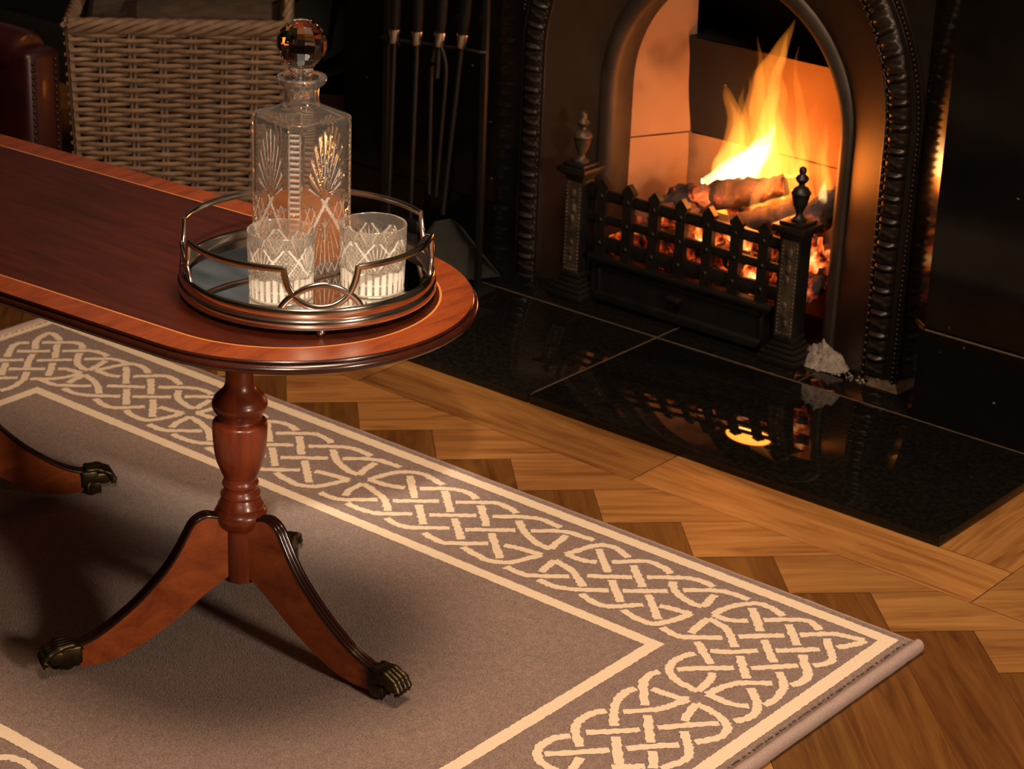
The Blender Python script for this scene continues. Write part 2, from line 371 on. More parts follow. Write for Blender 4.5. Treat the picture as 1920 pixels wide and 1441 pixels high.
        t.set(Base_Color=t.ramp(f, [(0.35, base), (0.6, (0.09, 0.06, 0.05))]), Roughness=0.9, Emission_Color=c)
        t.l(mu.outputs[0], t.b.inputs['Emission Strength']); t.bump(f, 0.5, 0.006); return t.m
    M['ember'] = ember('glowing embers', 1.6, 0.47)
    M['ember_hot'] = ember('hot embers', 2.6, 0.36)
    M['char'] = ember('charred log', 2.4, 0.55, (0.012, 0.009, 0.010))
    def flame(name, col, dens):
        t = NT(name); t.t.nodes.remove(t.b)
        e = t.n('ShaderNodeEmission'); e.inputs['Color'].default_value = (*col, 1); e.inputs['Strength'].default_value = dens
        t.l(e.outputs[0], t.out.inputs['Volume']); return t.m
    M['flame_o'] = flame('flame orange', (1.0, 0.27, 0.026), 18.0)
    M['flame_v'] = flame('flame veil', (1.0, 0.24, 0.02), 4.5)
    M['flame_y'] = flame('flame yellow', (1.0, 0.33, 0.05), 28.0)
    M['flame_w'] = flame('flame white', (1.0, 0.64, 0.24), 90.0)
    return M
M = make_mats()
KN={'short':[[(-1616,2309),(-1632,2317),(-1650,2321),(-1663,2317),(-1672,2305),(-1678,2286),(-1684,2259)],[(-1684,2259),(-1669,2259),(-1656,2260),(-1638,2268)],[(-1661,2302),(-1609,2255)],[(-1592,2241),(-1546,2198)],[(-1624,2283),(-1608,2301),(-1598,2312),(-1586,2320),(-1573,2320),(-1559,2317),(-1545,2311)],[(-1597,2296),(-1550,2253)],[(-1532,2241),(-1482,2194)],[(-1676,2194),(-1680,2212),(-1684,2234)],[(-1684,2234),(-1668,2231),(-1650,2226),(-1632,2216),(-1609,2199)],[(-1721,2174),(-1706,2173),(-1692,2173),(-1677,2179),(-1641,2211)],[(-1624,2228),(-1577,2266)],[(-1563,2280),(-1534,2306),(-1519,2317),(-1505,2321),(-1492,2321),(-1481,2319)],[(-1665,2175),(-1649,2173),(-1636,2174),(-1621,2180),(-1606,2190),(-1577,2214)],[(-1563,2226),(-1519,2267)],[(-1505,2282),(-1486,2301),(-1470,2313),(-1456,2319),(-1441,2320),(-1426,2321)],[(-1598,2182),(-1585,2177),(-1572,2174),(-1558,2174),(-1546,2182),(-1534,2196),(-1520,2213)],[(-1503,2226),(-1490,2230),(-1476,2232),(-1460,2237)],[(-1460,2237),(-1462,2220),(-1468,2200),(-1478,2181),(-1489,2177),(-1505,2177),(-1517,2179),(-1531,2184)],[(-1530,2294),(-1518,2279),(-1502,2268),(-1486,2263),(-1473,2260),(-1460,2262)],[(-1460,2262),(-1462,2278),(-1467,2301)]],'longp':[[(-1951,2312),(-1974,2317),(-1997,2319),(-2015,2312),(-2028,2297),(-2035,2281),(-2038,2265),(-2041,2251)],[(-2041,2251),(-2025,2253),(-2010,2255),(-1984,2266)],[(-2006,2302),(-1951,2250)],[(-1933,2238),(-1886,2195)],[(-1967,2279),(-1948,2298),(-1932,2310),(-1917,2316),(-1900,2315),(-1885,2309)],[(-1936,2298),(-1884,2251)],[(-1867,2239),(-1817,2195)],[(-2028,2187),(-2036,2206),(-2038,2235)],[(-2038,2235),(-2011,2229),(-1987,2221),(-1970,2210),(-1951,2193)],[(-2062,2171),(-2044,2170),(-2030,2172),(-2018,2180),(-1986,2210)],[(-1968,2222),(-1919,2266)],[(-1900,2280),(-1876,2302),(-1856,2318),(-1841,2319),(-1827,2317),(-1814,2312)],[(-2010,2171),(-1988,2170),(-1970,2172),(-1953,2179),(-1919,2209)],[(-1900,2223),(-1850,2267)],[(-1832,2280),(-1807,2303),(-1784,2318),(-1768,2321),(-1753,2320),(-1740,2319)],[(-1937,2175),(-1924,2171),(-1908,2170),(-1893,2175),(-1876,2190),(-1852,2211)],[(-1833,2222),(-1781,2269)],[(-1764,2282),(-1742,2303),(-1722,2315),(-1706,2317),(-1682,2319)],[(-1868,2176),(-1854,2172),(-1838,2170),(-1823,2174),(-1782,2211)],[(-1867,2297),(-1818,2251)],[(-1800,2239),(-1742,2188)],[(-1801,2180),(-1786,2176),(-1769,2174),(-1751,2172),(-1735,2179),(-1723,2190),(-1717,2206),(-1707,2235)],[(-1763,2222),(-1746,2228),(-1729,2231),(-1707,2235)],[(-1797,2296),(-1779,2281),(-1761,2269),(-1740,2260),(-1722,2256),(-1709,2257)],[(-1709,2257),(-1715,2281),(-1719,2305)]],'corner':[[(-1367,2314),(-1384,2320),(-1399,2322),(-1412,2319),(-1422,2307),(-1431,2292),(-1435,2275),(-1437,2254)],[(-1437,2254),(-1422,2254),(-1411,2257),(-1404,2261),(-1394,2271)],[(-1410,2304),(-1366,2258)],[(-1380,2286),(-1352,2314),(-1339,2323),(-1327,2322),(-1311,2314)],[(-1430,2193),(-1434,2219),(-1435,2241)],[(-1435,2241),(-1418,2238),(-1402,2233),(-1387,2221),(-1367,2200)],[(-1466,2180),(-1451,2176),(-1439,2176),(-1428,2180),(-1393,2211)],[(-1379,2227),(-1338,2271)],[(-1350,2243),(-1309,2201)],[(-1350,2299),(-1311,2259)],[(-1324,2285),(-1306,2305),(-1293,2317),(-1286,2321),(-1275,2324),(-1255,2330)],[(-1254,2330),(-1256,2318),(-1261,2307),(-1270,2289)],[(-1385,2172),(-1361,2189),(-1340,2213)],[(-1324,2229),(-1284,2270)],[(-1293,2243),(-1278,2225),(-1264,2210),(-1258,2198),(-1257,2182),(-1262,2168)],[(-1293,2300),(-1275,2280),(-1263,2266),(-1258,2255),(-1259,2243),(-1267,2228)],[(-1293,2243),(-1277,2224),(-1264,2210),(-1257,2199),(-1256,2184),(-1262,2168)],[(-1411,2180),(-1365,2144)],[(-1350,2186),(-1311,2144)],[(-1388,2104),(-1366,2129),(-1338,2156)],[(-1322,2170),(-1282,2216)],[(-1395,2153),(-1401,2140),(-1403,2123),(-1401,2108),(-1394,2096),(-1382,2086),(-1369,2081),(-1355,2079),(-1338,2078)],[(-1338,2078),(-1340,2093),(-1343,2110),(-1351,2128)],[(-1326,2079),(-1323,2097),(-1318,2117),(-1308,2133),(-1281,2156)],[(-1326,2079),(-1308,2079),(-1292,2080),(-1280,2084),(-1272,2091)],[(-1295,2128),(-1277,2112),(-1264,2097),(-1258,2083),(-1257,2067),(-1265,2049)],[(-1291,2186),(-1271,2166),(-1262,2148),(-1257,2124),(-1260,2105)]],'side':[[(-1383,2044),(-1364,2046),(-1348,2048),(-1335,2054)],[(-1335,2054),(-1340,2038),(-1346,2017),(-1355,2002),(-1377,1977)],[(-1401,2085),(-1405,2071),(-1402,2055),(-1394,2041),(-1366,2006)],[(-1399,2032),(-1402,2015),(-1399,1997),(-1390,1978),(-1379,1961),(-1364,1943)],[(-1393,1965),(-1401,1950),(-1403,1933),(-1400,1915),(-1389,1900),(-1366,1879)],[(-1389,1890),(-1399,1876),(-1402,1859),(-1400,1844),(-1392,1831),(-1379,1822),(-1363,1819),(-1346,1821)],[(-1380,1908),(-1358,1932),(-1337,1957)],[(-1387,1838),(-1359,1869),(-1336,1896)],[(-1349,1925),(-1331,1904),(-1308,1879)],[(-1350,1990),(-1330,1965),(-1310,1942)],[(-1324,1975),(-1302,2003),(-1276,2033)],[(-1323,1912),(-1304,1938),(-1283,1961)],[(-1310,2008),(-1317,2030),(-1322,2052)],[(-1322,2052),(-1306,2051),(-1290,2048),(-1275,2042),(-1263,2032),(-1258,2021),(-1259,2003),(-1272,1978)],[(-1298,1928),(-1275,1898)],[(-1297,1989),(-1276,1968),(-1264,1955),(-1259,1940),(-1262,1923),(-1268,1904)],[(-1351,1860),(-1345,1841),(-1342,1829)],[(-1312,1868),(-1285,1896)]],'lcorner':[[(-2773,2247),(-2793,2264),(-2805,2281),(-2812,2301),(-2811,2313)],[(-2811,2313),(-2797,2310),(-2773,2300)],[(-2788,2273),(-2760,2302),(-2749,2311),(-2735,2312),(-2721,2301)],[(-2801,2258),(-2811,2246),(-2810,2232),(-2798,2215),(-2778,2193)],[(-2763,2286),(-2740,2262),(-2721,2244)],[(-2787,2220),(-2750,2258)],[(-2736,2272),(-2713,2297),(-2700,2307),(-2684,2310),(-2667,2307)],[(-2783,2169),(-2750,2204)],[(-2734,2217),(-2696,2258)],[(-2760,2231),(-2742,2208),(-2722,2186)],[(-2708,2228),(-2689,2208),(-2671,2187)],[(-2737,2162),(-2696,2203)],[(-2682,2217),(-2672,2226),(-2659,2229),(-2643,2231)],[(-2643,2231),(-2645,2210),(-2651,2194),(-2660,2181),(-2681,2159)],[(-2708,2174),(-2689,2154),(-2679,2133),(-2675,2114),(-2677,2096)],[(-2761,2177),(-2739,2152),(-2725,2138)],[(-2729,2117),(-2699,2149)],[(-2709,2285),(-2693,2267),(-2677,2253),(-2658,2246),(-2643,2247)],[(-2643,2247),(-2647,2269),(-2654,2293)],[(-2683,2272),(-2661,2298),(-2648,2306),(-2630,2309),(-2614,2310)]]}
FLAMES=[('v',3.27,[(-2.038,0.195,0.0528),(-2.042,0.237,0.0807),(-2.052,0.283,0.07),(-2.062,0.329,0.0454),(-2.068,0.37,0.0296),(-2.067,0.413,0.0191),(-2.065,0.441,0.0069),(-2.067,0.455,0.0009)]),('v',3.27,[(-1.942,0.213,0.026),(-1.948,0.259,0.0311),(-1.955,0.305,0.0241),(-1.962,0.35,0.0137),(-1.962,0.388,0.0051),(-1.961,0.406,0.0009)]),('o',3.25,[(-2.024,0.188,0.0263),(-2.023,0.237,0.0454),(-2.024,0.284,0.0417),(-2.037,0.329,0.0312),(-2.049,0.373,0.0259),(-2.05,0.42,0.0224),(-2.037,0.458,0.018),(-2.018,0.492,0.0102),(-2.01,0.515,0.0051),(-2.005,0.531,0.0013)]),('o',3.27,[(-2.125,0.164,0.0179),(-2.12,0.21,0.0409),(-2.113,0.26,0.0354),(-2.113,0.309,0.0238),(-2.124,0.349,0.0149),(-2.134,0.376,0.0079),(-2.14,0.389,0.0018)]),('o',3.26,[(-2.061,0.274,0.0193),(-2.065,0.33,0.0174),(-2.068,0.386,0.013),(-2.07,0.433,0.0069),(-2.076,0.464,0.0034),(-2.08,0.488,0.0009)]),('o',3.23,[(-1.986,0.269,0.0172),(-1.993,0.314,0.0206),(-2.003,0.359,0.0171),(-2.004,0.405,0.0119),(-2.011,0.441,0.0051),(-2.011,0.463,0.0008)]),('o',3.23,[(-2.06,0.242,0.0262),(-2.071,0.288,0.0261),(-2.08,0.324,0.0191),(-2.077,0.357,0.0113),(-2.084,0.384,0.0052),(-2.079,0.409,0.0009)]),('o',3.28,[(-1.993,0.256,0.0192),(-1.993,0.313,0.0156),(-1.996,0.364,0.0112),(-2.003,0.414,0.0069),(-2.008,0.45,0.0034),(-2.004,0.481,0.0009)]),('o',3.29,[(-2.099,0.23,0.0142),(-2.102,0.287,0.0177),(-2.111,0.338,0.0115),(-2.108,0.387,0.0053),(-2.113,0.409,0.0009)]),('o',3.22,[(-1.893,0.234,0.0153),(-1.899,0.272,0.017),(-1.909,0.316,0.0127),(-1.908,0.353,0.0076),(-1.907,0.383,0.0013)]),('o',3.25,[(-1.956,0.214,0.0208),(-1.964,0.26,0.019),(-1.963,0.298,0.012),(-1.973,0.331,0.0077),(-1.965,0.358,0.0013)]),('o',3.2,[(-2.189,0.175,0.0089),(-2.175,0.189,0.0124),(-2.159,0.203,0.008),(-2.15,0.224,0.0026),(-2.145,0.239,0.0009)]),('y',3.25,[(-2.047,0.194,0.0211),(-2.045,0.236,0.035),(-2.044,0.28,0.0314),(-2.045,0.322,0.0208),(-2.041,0.37,0.0138),(-2.035,0.414,0.0103),(-2.025,0.457,0.0077),(-2.015,0.496,0.0034),(-2.01,0.51,0.0008)]),('y',3.26,[(-2.133,0.209,0.0214),(-2.123,0.241,0.0301),(-2.111,0.273,0.0229),(-2.106,0.312,0.0132),(-2.116,0.343,0.0061),(-2.124,0.365,0.0013)]),('y',3.2,[(-1.884,0.247,0.0093),(-1.888,0.279,0.011),(-1.894,0.314,0.0067),(-1.894,0.347,0.0034),(-1.894,0.37,0.0008)]),('y',3.17,[(-2.006,0.207,0.0052),(-2.001,0.228,0.0086),(-1.991,0.262,0.0102),(-1.975,0.295,0.0102),(-1.97,0.327,0.0068),(-1.971,0.348,0.0013)]),('y',3.24,[(-1.959,0.254,0.0077),(-1.963,0.291,0.0069),(-1.963,0.323,0.0034),(-1.962,0.347,0.0009)]),('y',3.19,[(-1.964,0.221,0.0026),(-1.958,0.242,0.0051),(-1.951,0.267,0.0068),(-1.96,0.293,0.0042),(-1.964,0.31,0.0008)]),('w',3.24,[(-2.157,0.216,0.0053),(-2.127,0.227,0.0177),(-2.098,0.249,0.0237),(-2.069,0.272,0.0236),(-2.044,0.29,0.0174),(-2.027,0.307,0.0087),(-2.017,0.324,0.0017)]),('w',3.22,[(-2.069,0.238,0.0087),(-2.055,0.26,0.0191),(-2.044,0.286,0.0208),(-2.029,0.316,0.0138),(-2.012,0.342,0.0069),(-2.007,0.358,0.0017)]),('w',3.19,[(-2.179,0.185,0.0035),(-2.169,0.194,0.008),(-2.159,0.201,0.0044),(-2.151,0.213,0.0009)]),('w',3.19,[(-1.879,0.252,0.0051),(-1.881,0.266,0.0076),(-1.883,0.282,0.005),(-1.883,0.296,0.0008)])]
# ------------------------------------------------------------------ room shell
def slab(poly3): 
    bm = NB(); box(bm, *poly3); return bm
struct('wall_back', slab(((-3.5, 3.46, 1.3), (4.2, 0.12, 2.6))), M['wall_dark'])
bm = NB(); box(bm, (-3.65, 3.392, 1.55), (1.2, 0.008, 1.1)); struct('glow_panel_1', bm, M['added_glow'])  # unseen glowing panel, added for the tray mirror to reflect
bm = NB()
for zz_ in (0.985, 2.115): box(bm, (-3.65, 3.38, zz_), (1.34, 0.05, 0.07), bev=0.006)
for xx_ in (-4.285, -3.65, -3.015): box(bm, (xx_, 3.38, 1.55), (0.06, 0.05, 1.1), bev=0.006)
struct('trim_1', bm, M['darkwood'], 40)  # frame of the added glowing panel
bm = NB(); box(bm, (-3.8, 3.385, 0.065), (2.1, 0.03, 0.13), bev=0.006); struct('baseboard_back', bm, M['skirt'], 40)
struct('wall_left', slab(((-5.06, 0.7, 1.3), (0.12, 5.6, 2.6))), M['wall_dark'])
struct('wall_right', slab(((1.86, 0.7, 1.3), (0.12, 5.6, 2.6))), M['wall_dark'])
struct('wall_front', slab(((-1.6, -2.06, 1.3), (7.0, 0.12, 2.6))), M['wall_dark'])
struct('ceiling', slab(((-1.6, 0.7, 2.66), (7.0, 5.6, 0.12))), M['ceiling'])
# chimney breast: masonry around the insert (left, right, above)
bm = NB()
box(bm, (-2.80, 3.46, 1.3), (0.10, 0.68, 2.6)); box(bm, (-0.2, 3.46, 1.3), (2.42, 0.68, 2.6)); box(bm, (-2.08, 3.46, 1.85), (1.36, 0.68, 1.5))
for v in bm.verts: v.co.y = max(v.co.y, 3.14)
struct('wall_fireplace', bm, M['wall_dark'])

# ------------------------------------------------------------------ floor: herringbone parquet with a border round the hearth
WP, LP = 0.1105, 0.5525
P0 = Vector((-1.9555, 2.4715))
eu = Vector((1, 1)).normalized(); ev = Vector((1, -1)).normalized()
def clip_poly(poly, ax, val, keep_less):
    out = []
    n = len(poly)
    for i in range(n):
        a, b = poly[i], poly[(i+1) % n]
        da = (a[ax]-val)*(1 if keep_less else -1); db = (b[ax]-val)*(1 if keep_less else -1)
        if da <= 0: out.append(a)
        if (da < 0 < db) or (db < 0 < da):
            t = da/(da-db); out.append((a[0]+(b[0]-a[0])*t, a[1]+(b[1]-a[1])*t))
    return out
bm = NB(); uvl = bm.loops.layers.uv.new('UVMap'); tone = bm.loops.layers.float_color.new('tone')
XR, YB, XL = -1.215, 2.5385, -2.90   # outer lines of the border boards
def plank(poly, ax, org, col, gap=0.0006):
    c = Vector((sum(p[0] for p in poly)/len(poly), sum(p[1] for p in poly)/len(poly)))
    vs = []
    for p in poly:
        d = Vector(p)-c; L = d.length
        vs.append(bm.verts.new((*(c+d*(1-gap/max(L, 0.01)*1.4)), 0.0)))
    try: f = bm.faces.new(vs)
    except ValueError: return
    if f.normal.z < 0: f.normal_flip()
    per = Vector((-ax.y, ax.x))
    for lp in f.loops:
        q = lp.vert.co.to_2d()-org
        lp[uvl].uv = (q.dot(ax)+org.x*3.7+org.y*1.9, q.dot(per)+org.x*5.1+org.y*8.3); lp[tone] = col
def add_clipped(poly, ax, org, col):
    if max(p[1] for p in poly) < -2.1 or min(p[1] for p in poly) > 3.5 or max(p[0] for p in poly) < -5.1 or min(p[0] for p in poly) > 2: return
    pieces = []
    p = clip_poly(poly, 1, YB, True)
    if len(p) > 2: pieces.append(p)
    up = clip_poly(poly, 1, YB, False)
    if len(up) > 2:
        a = clip_poly(up, 0, XR, False); b = clip_poly(up, 0, XL, True)
        for q in (a, b):
            if len(q) > 2: pieces.append(q)
    for q in pieces:
        area2 = abs(sum(q[i][0]*q[(i+1) % len(q)][1]-q[(i+1) % len(q)][0]*q[i][1] for i in range(len(q))))
        if area2 > 4e-5: plank(q, ax, org, col)
rp = random.Random(21)
for i in range(-60, 61):
    for j in range(-9, 10):
        o = P0 + eu*(i*WP + j*LP) + ev*(i*WP - j*LP)
        for kind in (0, 1):
            g = rp.uniform(0.82, 1.15)
            if kind == 0:
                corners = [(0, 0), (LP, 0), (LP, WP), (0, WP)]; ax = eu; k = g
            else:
                corners = [(-WP, 0), (0, 0), (0, LP), (-WP, LP)]; ax = ev; k = 0.40*g  # cross planks darkened in colour to imitate the directional sheen
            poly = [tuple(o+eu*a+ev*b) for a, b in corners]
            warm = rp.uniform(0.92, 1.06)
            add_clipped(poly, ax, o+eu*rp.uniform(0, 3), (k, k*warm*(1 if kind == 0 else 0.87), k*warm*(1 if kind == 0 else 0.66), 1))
# border boards
def brd(x0, y0, x1, y1, ax, k, chf=None):
    poly = chf or [(x0, y0), (x1, y0), (x1, y1), (x0, y1)]
    plank(poly, Vector(ax), Vector((x0, y0+x0)), (k, k*0.97, k*0.95, 1))
brd(XL, YB, -2.327, 2.70, (1, 0), 0.80)
brd(-2.327, YB, -1.779, 2.70, (1, 0), 0.72)
brd(-1.779, YB, XR, 2.6575, (1, 0), 1.1)
brd(-1.34, 2.658, XR, 3.2, (0, 1), 1.0)
brd(XL, 2.7005, -2.785, 3.2, (0, 1), 0.8)
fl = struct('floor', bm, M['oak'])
bm = NB(); box(bm, (-1.6, 0.7, -0.031), (7.0, 5.6, 0.06)); struct('floor_base', bm, M['gap'])

# ------------------------------------------------------------------ hearth of black granite slabs
HZ = 0.015
hearth = thing('hearth', (-2.06, 2.85, 0), 'low polished black granite hearth in front of the fireplace, flames mirrored in it', 'hearth')
def hslab(x0, x1, y0, y1, z0=-0.0, z1=HZ):
    bm = NB(); box(bm, ((x0+x1)/2, (y0+y1)/2, (z0+z1)/2), (x1-x0, y1-y0, z1-z0), bev=0.0016); return bm
XH0, XH1, YH0, XS, YS = -2.795, -1.330, 2.656, -2.070, 3.003
g = 0.0012
build('slab', hslab(XH0, XS-g, YH0, YS-g), M['granite'], hearth, 30)
build('slab', hslab(XS+g, XH1, YH0, YS-g), M['granite'], hearth, 30)
build('back_slab', hslab(-2.56, XS-g, YS+g, 3.16), M['granite'], hearth, 30)
build('back_slab', hslab(XS+g, -1.79-g, YS+g, 3.16), M['granite'], hearth, 30)
build('back_slab', hslab(-1.79+g, -1.57, YS+g, 3.16), M['granite'], hearth, 30)
bm = NB(); box(bm, ((XH0+XH1)/2, (YH0+3.0)/2+0.005, 0.0068), (XH1-XH0-0.01, 0.34, 0.0136))
box(bm, (-2.06, 3.06, 0.0068), (0.98, 0.19, 0.0136)); box(bm, (-2.06, YS, 0.0122), (1.46, 0.0026, 0.0057)); box(bm, (XS, 2.9, 0.012), (0.0024, 0.46, 0.0056))
build('grout', bm, M['grout'], hearth)

# ------------------------------------------------------------------ black marble chimneypiece
mantel = thing('fireplace_surround', (-2.06, 3.1, 0), 'polished black fossil marble chimneypiece with two pilasters framing the fire', 'mantelpiece')
def pil(side):
    # side +1 right, -1 left; mirrored about x=-2.0625
    mx = lambda x: x if side > 0 else -4.125-x+(0.052 if abs(x+1.577) < 0.2 else 0.0)
    return mx
bm = NB(); prism(bm, [(-1.575, 3.008), (-1.335, 3.008), (-1.335, 3.20), (-1.655, 3.20), (-1.655, 3.084)], 0.166, 1.02)
build('pilaster', bm, M['marble'], mantel)
bm = NB(); prism(bm, [(-1.579, 3.0035), (-1.328, 3.0035), (-1.328, 3.20), (-1.6555, 3.20), (-1.6555, 3.0845)], HZ+0.0005, 0.165)
build('plinth', bm, M['marble'], mantel)
bm = NB(); prism(bm, [(-2.80, 3.008), (-2.4385, 3.008), (-2.452, 3.03), (-2.452, 3.20), (-2.80, 3.20)], 0.166, 1.02)
build('pilaster', bm, M['marble'], mantel)
bm = NB(); prism(bm, [(-2.806, 3.0035), (-2.434, 3.0035), (-2.4525, 3.032), (-2.4525, 3.20), (-2.806, 3.20)], HZ+0.0005, 0.165)
build('plinth', bm, M['marble'], mantel)
bm = NB(); box(bm, (-2.065, 3.09, 1.10), (1.48, 0.17, 0.158), bev=0.003); build('frieze', bm, M['marble'], mantel, 30)
bm = NB(); box(bm, (-2.065, 3.05, 1.20), (1.64, 0.28, 0.04), bev=0.012, seg=3); build('mantel_shelf', bm, M['marble'], mantel, 30)
bm = NB(); tube(bm, [(-1.57, 3.0025, 0.1655), (-1.335, 3.0025, 0.1655)], 0.0016, 6); build('mortar_joint', bm, M['dust'], mantel, 50)
bm = NB(); rows = []
for i in range(22):
    x = -1.70+i*0.0062; y = 3.079-0.0012*max(0, i-10)**1.15
    rows.append([bm.verts.new((x, y+dy, HZ+0.0006+h*(0.7+0.6*noise.noise(Vector((i*0.9, k, 0)))))) for k, (dy, h) in enumerate(((-0.010, 0.0), (-0.005, 0.005), (0.002, 0.012), (0.008, 0.012), (0.012, 0.0)))])
for A, B in zip(rows, rows[1:]):
    for i in range(4): bm.faces.new((A[i], B[i], B[i+1], A[i+1]))
build('loose_mortar', bm, M['dust'], mantel, 50)

# ------------------------------------------------------------------ cast iron arched insert
XC = -2.0625
insert = thing('fireplace_insert', (XC, 3.1, HZ), 'cast iron arched fireplace insert with leaf moulding and brick-lined firebox', 'fireplace')
def arch(r, zc, y, n=40, zb=HZ):
    pts = [(XC+r, y, zb)]
    k = max(2, int((zc-zb)/0.02))
    pts = [(XC+r, y, zb+(zc-zb)*i/k) for i in range(k)]
    pts += [(XC+r*math.cos(a), y, zc+r*math.sin(a)) for a in [PI*i/n for i in range(n+1)]]
    pts += [(XC-r, y, zb+(zc-zb)*i/k) for i in range(k-1, -1, -1)]
    return pts
def arch_n(r, zc, y, N):
    """resampled arch, N points, same parametrisation (legs/arc) for every arch"""
    out = []
    for i in range(N+1):
        t = i/N
        if t < 0.3: out.append((XC+r, y, HZ+(zc-HZ)*t/0.3))
        elif t <= 0.7: a = PI*(t-0.3)/0.4; out.append((XC+r*math.cos(a), y, zc+r*math.sin(a)))
        else: out.append((XC-r, y, HZ+(zc-HZ)*(1-t)/0.3))
    return out
def skin(bm, loops, mi=0):
    rows = [[bm.verts.new(p) for p in L] for L in loops]
    for a, b in zip(rows, rows[1:]):
        for i in range(len(a)-1):
            f = bm.faces.new((a[i], a[i+1], b[i+1], b[i])); f.material_index = mi
N = 90
RO, ZO, RI, ZI = 0.3455, 0.425, 0.226, 0.378
bm = NB(); skin(bm, [arch_n(RO, ZO, 3.090, N), arch_n(RO-0.03, ZO-0.012, 3.106, N), arch_n(RI+0.028, ZI+0.006, 3.142, N)])
build('splayed_plate', bm, M['iron_plate'], insert, 60)
bm = NB(); skin(bm, [arch_n(RI+0.028, ZI+0.006, 3.142, N), arch_n(RI+0.024, ZI+0.005, 3.137, N), arch_n(RI+0.012, ZI+0.003, 3.137, N), arch_n(RI+0.004, ZI, 3.143, N), arch_n(RI, ZI, 3.153, N), arch_n(RI+0.001, ZI, 3.20, N), arch_n(RI+0.03, ZI, 3.203, N)])
build('arch_rim', bm, M['iron_rim'], insert, 50)
# outer plate reaching the marble
bm = NB()
outer = []
for p in arch_n(0.385, ZO, 3.092, N):
    outer.append(p)
sq = []
for i in range(N+1):
    t = i/N
    if t < 0.3: sq.append((XC+0.414, 3.096, HZ+(ZO-HZ)*t/0.3))
    elif t <= 0.7:
        a = PI*(t-0.3)/0.4; c, s_ = math.cos(a), math.sin(a); k = 0.414/max(abs(c), 1e-6); k2 = 0.6/max(abs(s_), 1e-6); k = min(k, k2); sq.append((XC+k*c, 3.096, ZO+k*s_))
    else: sq.append((XC-0.414, 3.096, HZ+(ZO-HZ)*(1-t)/0.3))
skin(bm, [sq, outer, arch_n(0.345, ZO, 3.094, N)])
build('face_plate', bm, M['iron_black'], insert, 60)
# leaf moulding: an ovolo with raised leaves and ribs
def path_frames(r, zc, step):
    L1 = zc-HZ; L = 2*L1+PI*r; n = int(L/step); out = []
    for i in range(n+1):
        s = L*i/n
        if s < L1: out.append((s, Vector((XC+r, 0, HZ+s)), Vector((1, 0, 0))))
        elif s <= L1+PI*r:
            a = (s-L1)/r; d = Vector((math.cos(a), 0, math.sin(a))); out.append((s, Vector((XC, 0, zc))+d*r, d))
        else: out.append((s, Vector((XC-r, 0, HZ+(L-s))), Vector((-1, 0, 0))))
    return out
bm = NB(); rows = []
for s, p, d in path_frames(0.3645, ZO, 0.0018):
    row = []; ph = (s % 0.0385)/0.0385
    for k in range(15):
        t = k/14; x = (t-0.5)*0.037
        h = 0.0125*math.sqrt(max(0, 1-(2*t-1)**2))
        rib = math.exp(-((ph-0.13)/0.07)**2)                       # round ball rib between the leaves
        lobe = 0.5+0.5*math.cos(2*PI*((ph-0.6)*1.15))
        vein = abs(((ph-0.56)*2.4-(t-0.5)*0.9))
        leaf = 0.5+0.5*math.cos(2*PI*(ph-0.62)/0.62) if 0.31 < ph < 0.93 else 0.0
        h *= 0.66+0.40*rib+0.24*leaf*(0.4+0.6*min(1, vein*3.0))+0.10*math.sin(ph*2*PI*3+t*5)*leaf-0.2*math.exp(-((ph-0.28)/0.035)**2)-0.2*math.exp(-((ph-0.97)/0.03)**2)
        row.append(p+d*x+Vector((0, 3.0925-h-0.002, 0)))
    rows.append(row)
vr = [[bm.verts.new(q) for q in row] for row in rows]
for a, b in zip(vr, vr[1:]):
    for i in range(14): bm.faces.new((a[i], a[i+1], b[i+1], b[i]))
build('leaf_moulding', bm, M['iron'], insert, 70)
bm = NB()
for s, p, d in path_frames(0.3455, ZO, 0.0128): ico(bm, p+Vector((0, 3.085, 0)), 0.0036, 1)
tube(bm, [Vector((q[0], 3.0905, q[2])) for q in arch(0.3405, ZO, 0)], 0.0026, 6, ups=[(0, -1, 0)]*len(arch(0.3405, ZO, 0)))
build('pearl_edge', bm, M['iron'], insert, 80)
bm = NB()
for s, p, d in path_frames(0.3975, ZO, 0.0083): ico(bm, p+Vector((0, 3.0905, 0)), 0.0033, 1)
for r in (0.3905, 0.4045):
    q = arch(r, ZO, 0); tube(bm, [Vector((a[0], 3.0925, a[2])) for a in q], 0.002, 6, ups=[(0, -1, 0)]*len(q))
build('bead_strand', bm, M['iron'], insert, 80)
# firebox of splayed fire bricks
def quad(bm, pts, nu=24, nv=24, rough=0.004, seed=0):
    a, b, c, d = [Vector(p) for p in pts]; n = (b-a).cross(d-a).normalized(); g = []
    for i in range(nu+1):
        row = []
        for j in range(nv+1):
            u, v = i/nu, j/nv
            p = a*(1-u)*(1-v)+b*u*(1-v)+c*u*v+d*(1-u)*v
            row.append(bm.verts.new(p+n*rough*noise.noise(p*14+Vector((seed, 0, 0)))))
        g.append(row)
    for i in range(nu):
        for j in range(nv): bm.faces.new((g[i][j], g[i+1][j], g[i+1][j+1], g[i][j+1]))
YF = 3.315
for pts, sd, mt in (([(-2.292, 3.20, 0.0), (-2.238, YF, 0.0), (-2.238, YF, 0.276), (-2.292, 3.20, 0.276)], 0, 'brick'), ([(-2.293, 3.20, 0.278), (-2.239, YF, 0.278), (-2.245, YF, 0.75), (-2.293, 3.20, 0.75)], 3, 'brick'), ([(-1.887, YF, 0.0), (-1.833, 3.20, 0.0), (-1.833, 3.20, 0.75), (-1.887, YF, 0.75)], 5, 'brick')):
    bm = NB(); quad(bm, pts, seed=sd, rough=0.003); build('side_brick', bm, M[mt], insert, 60)
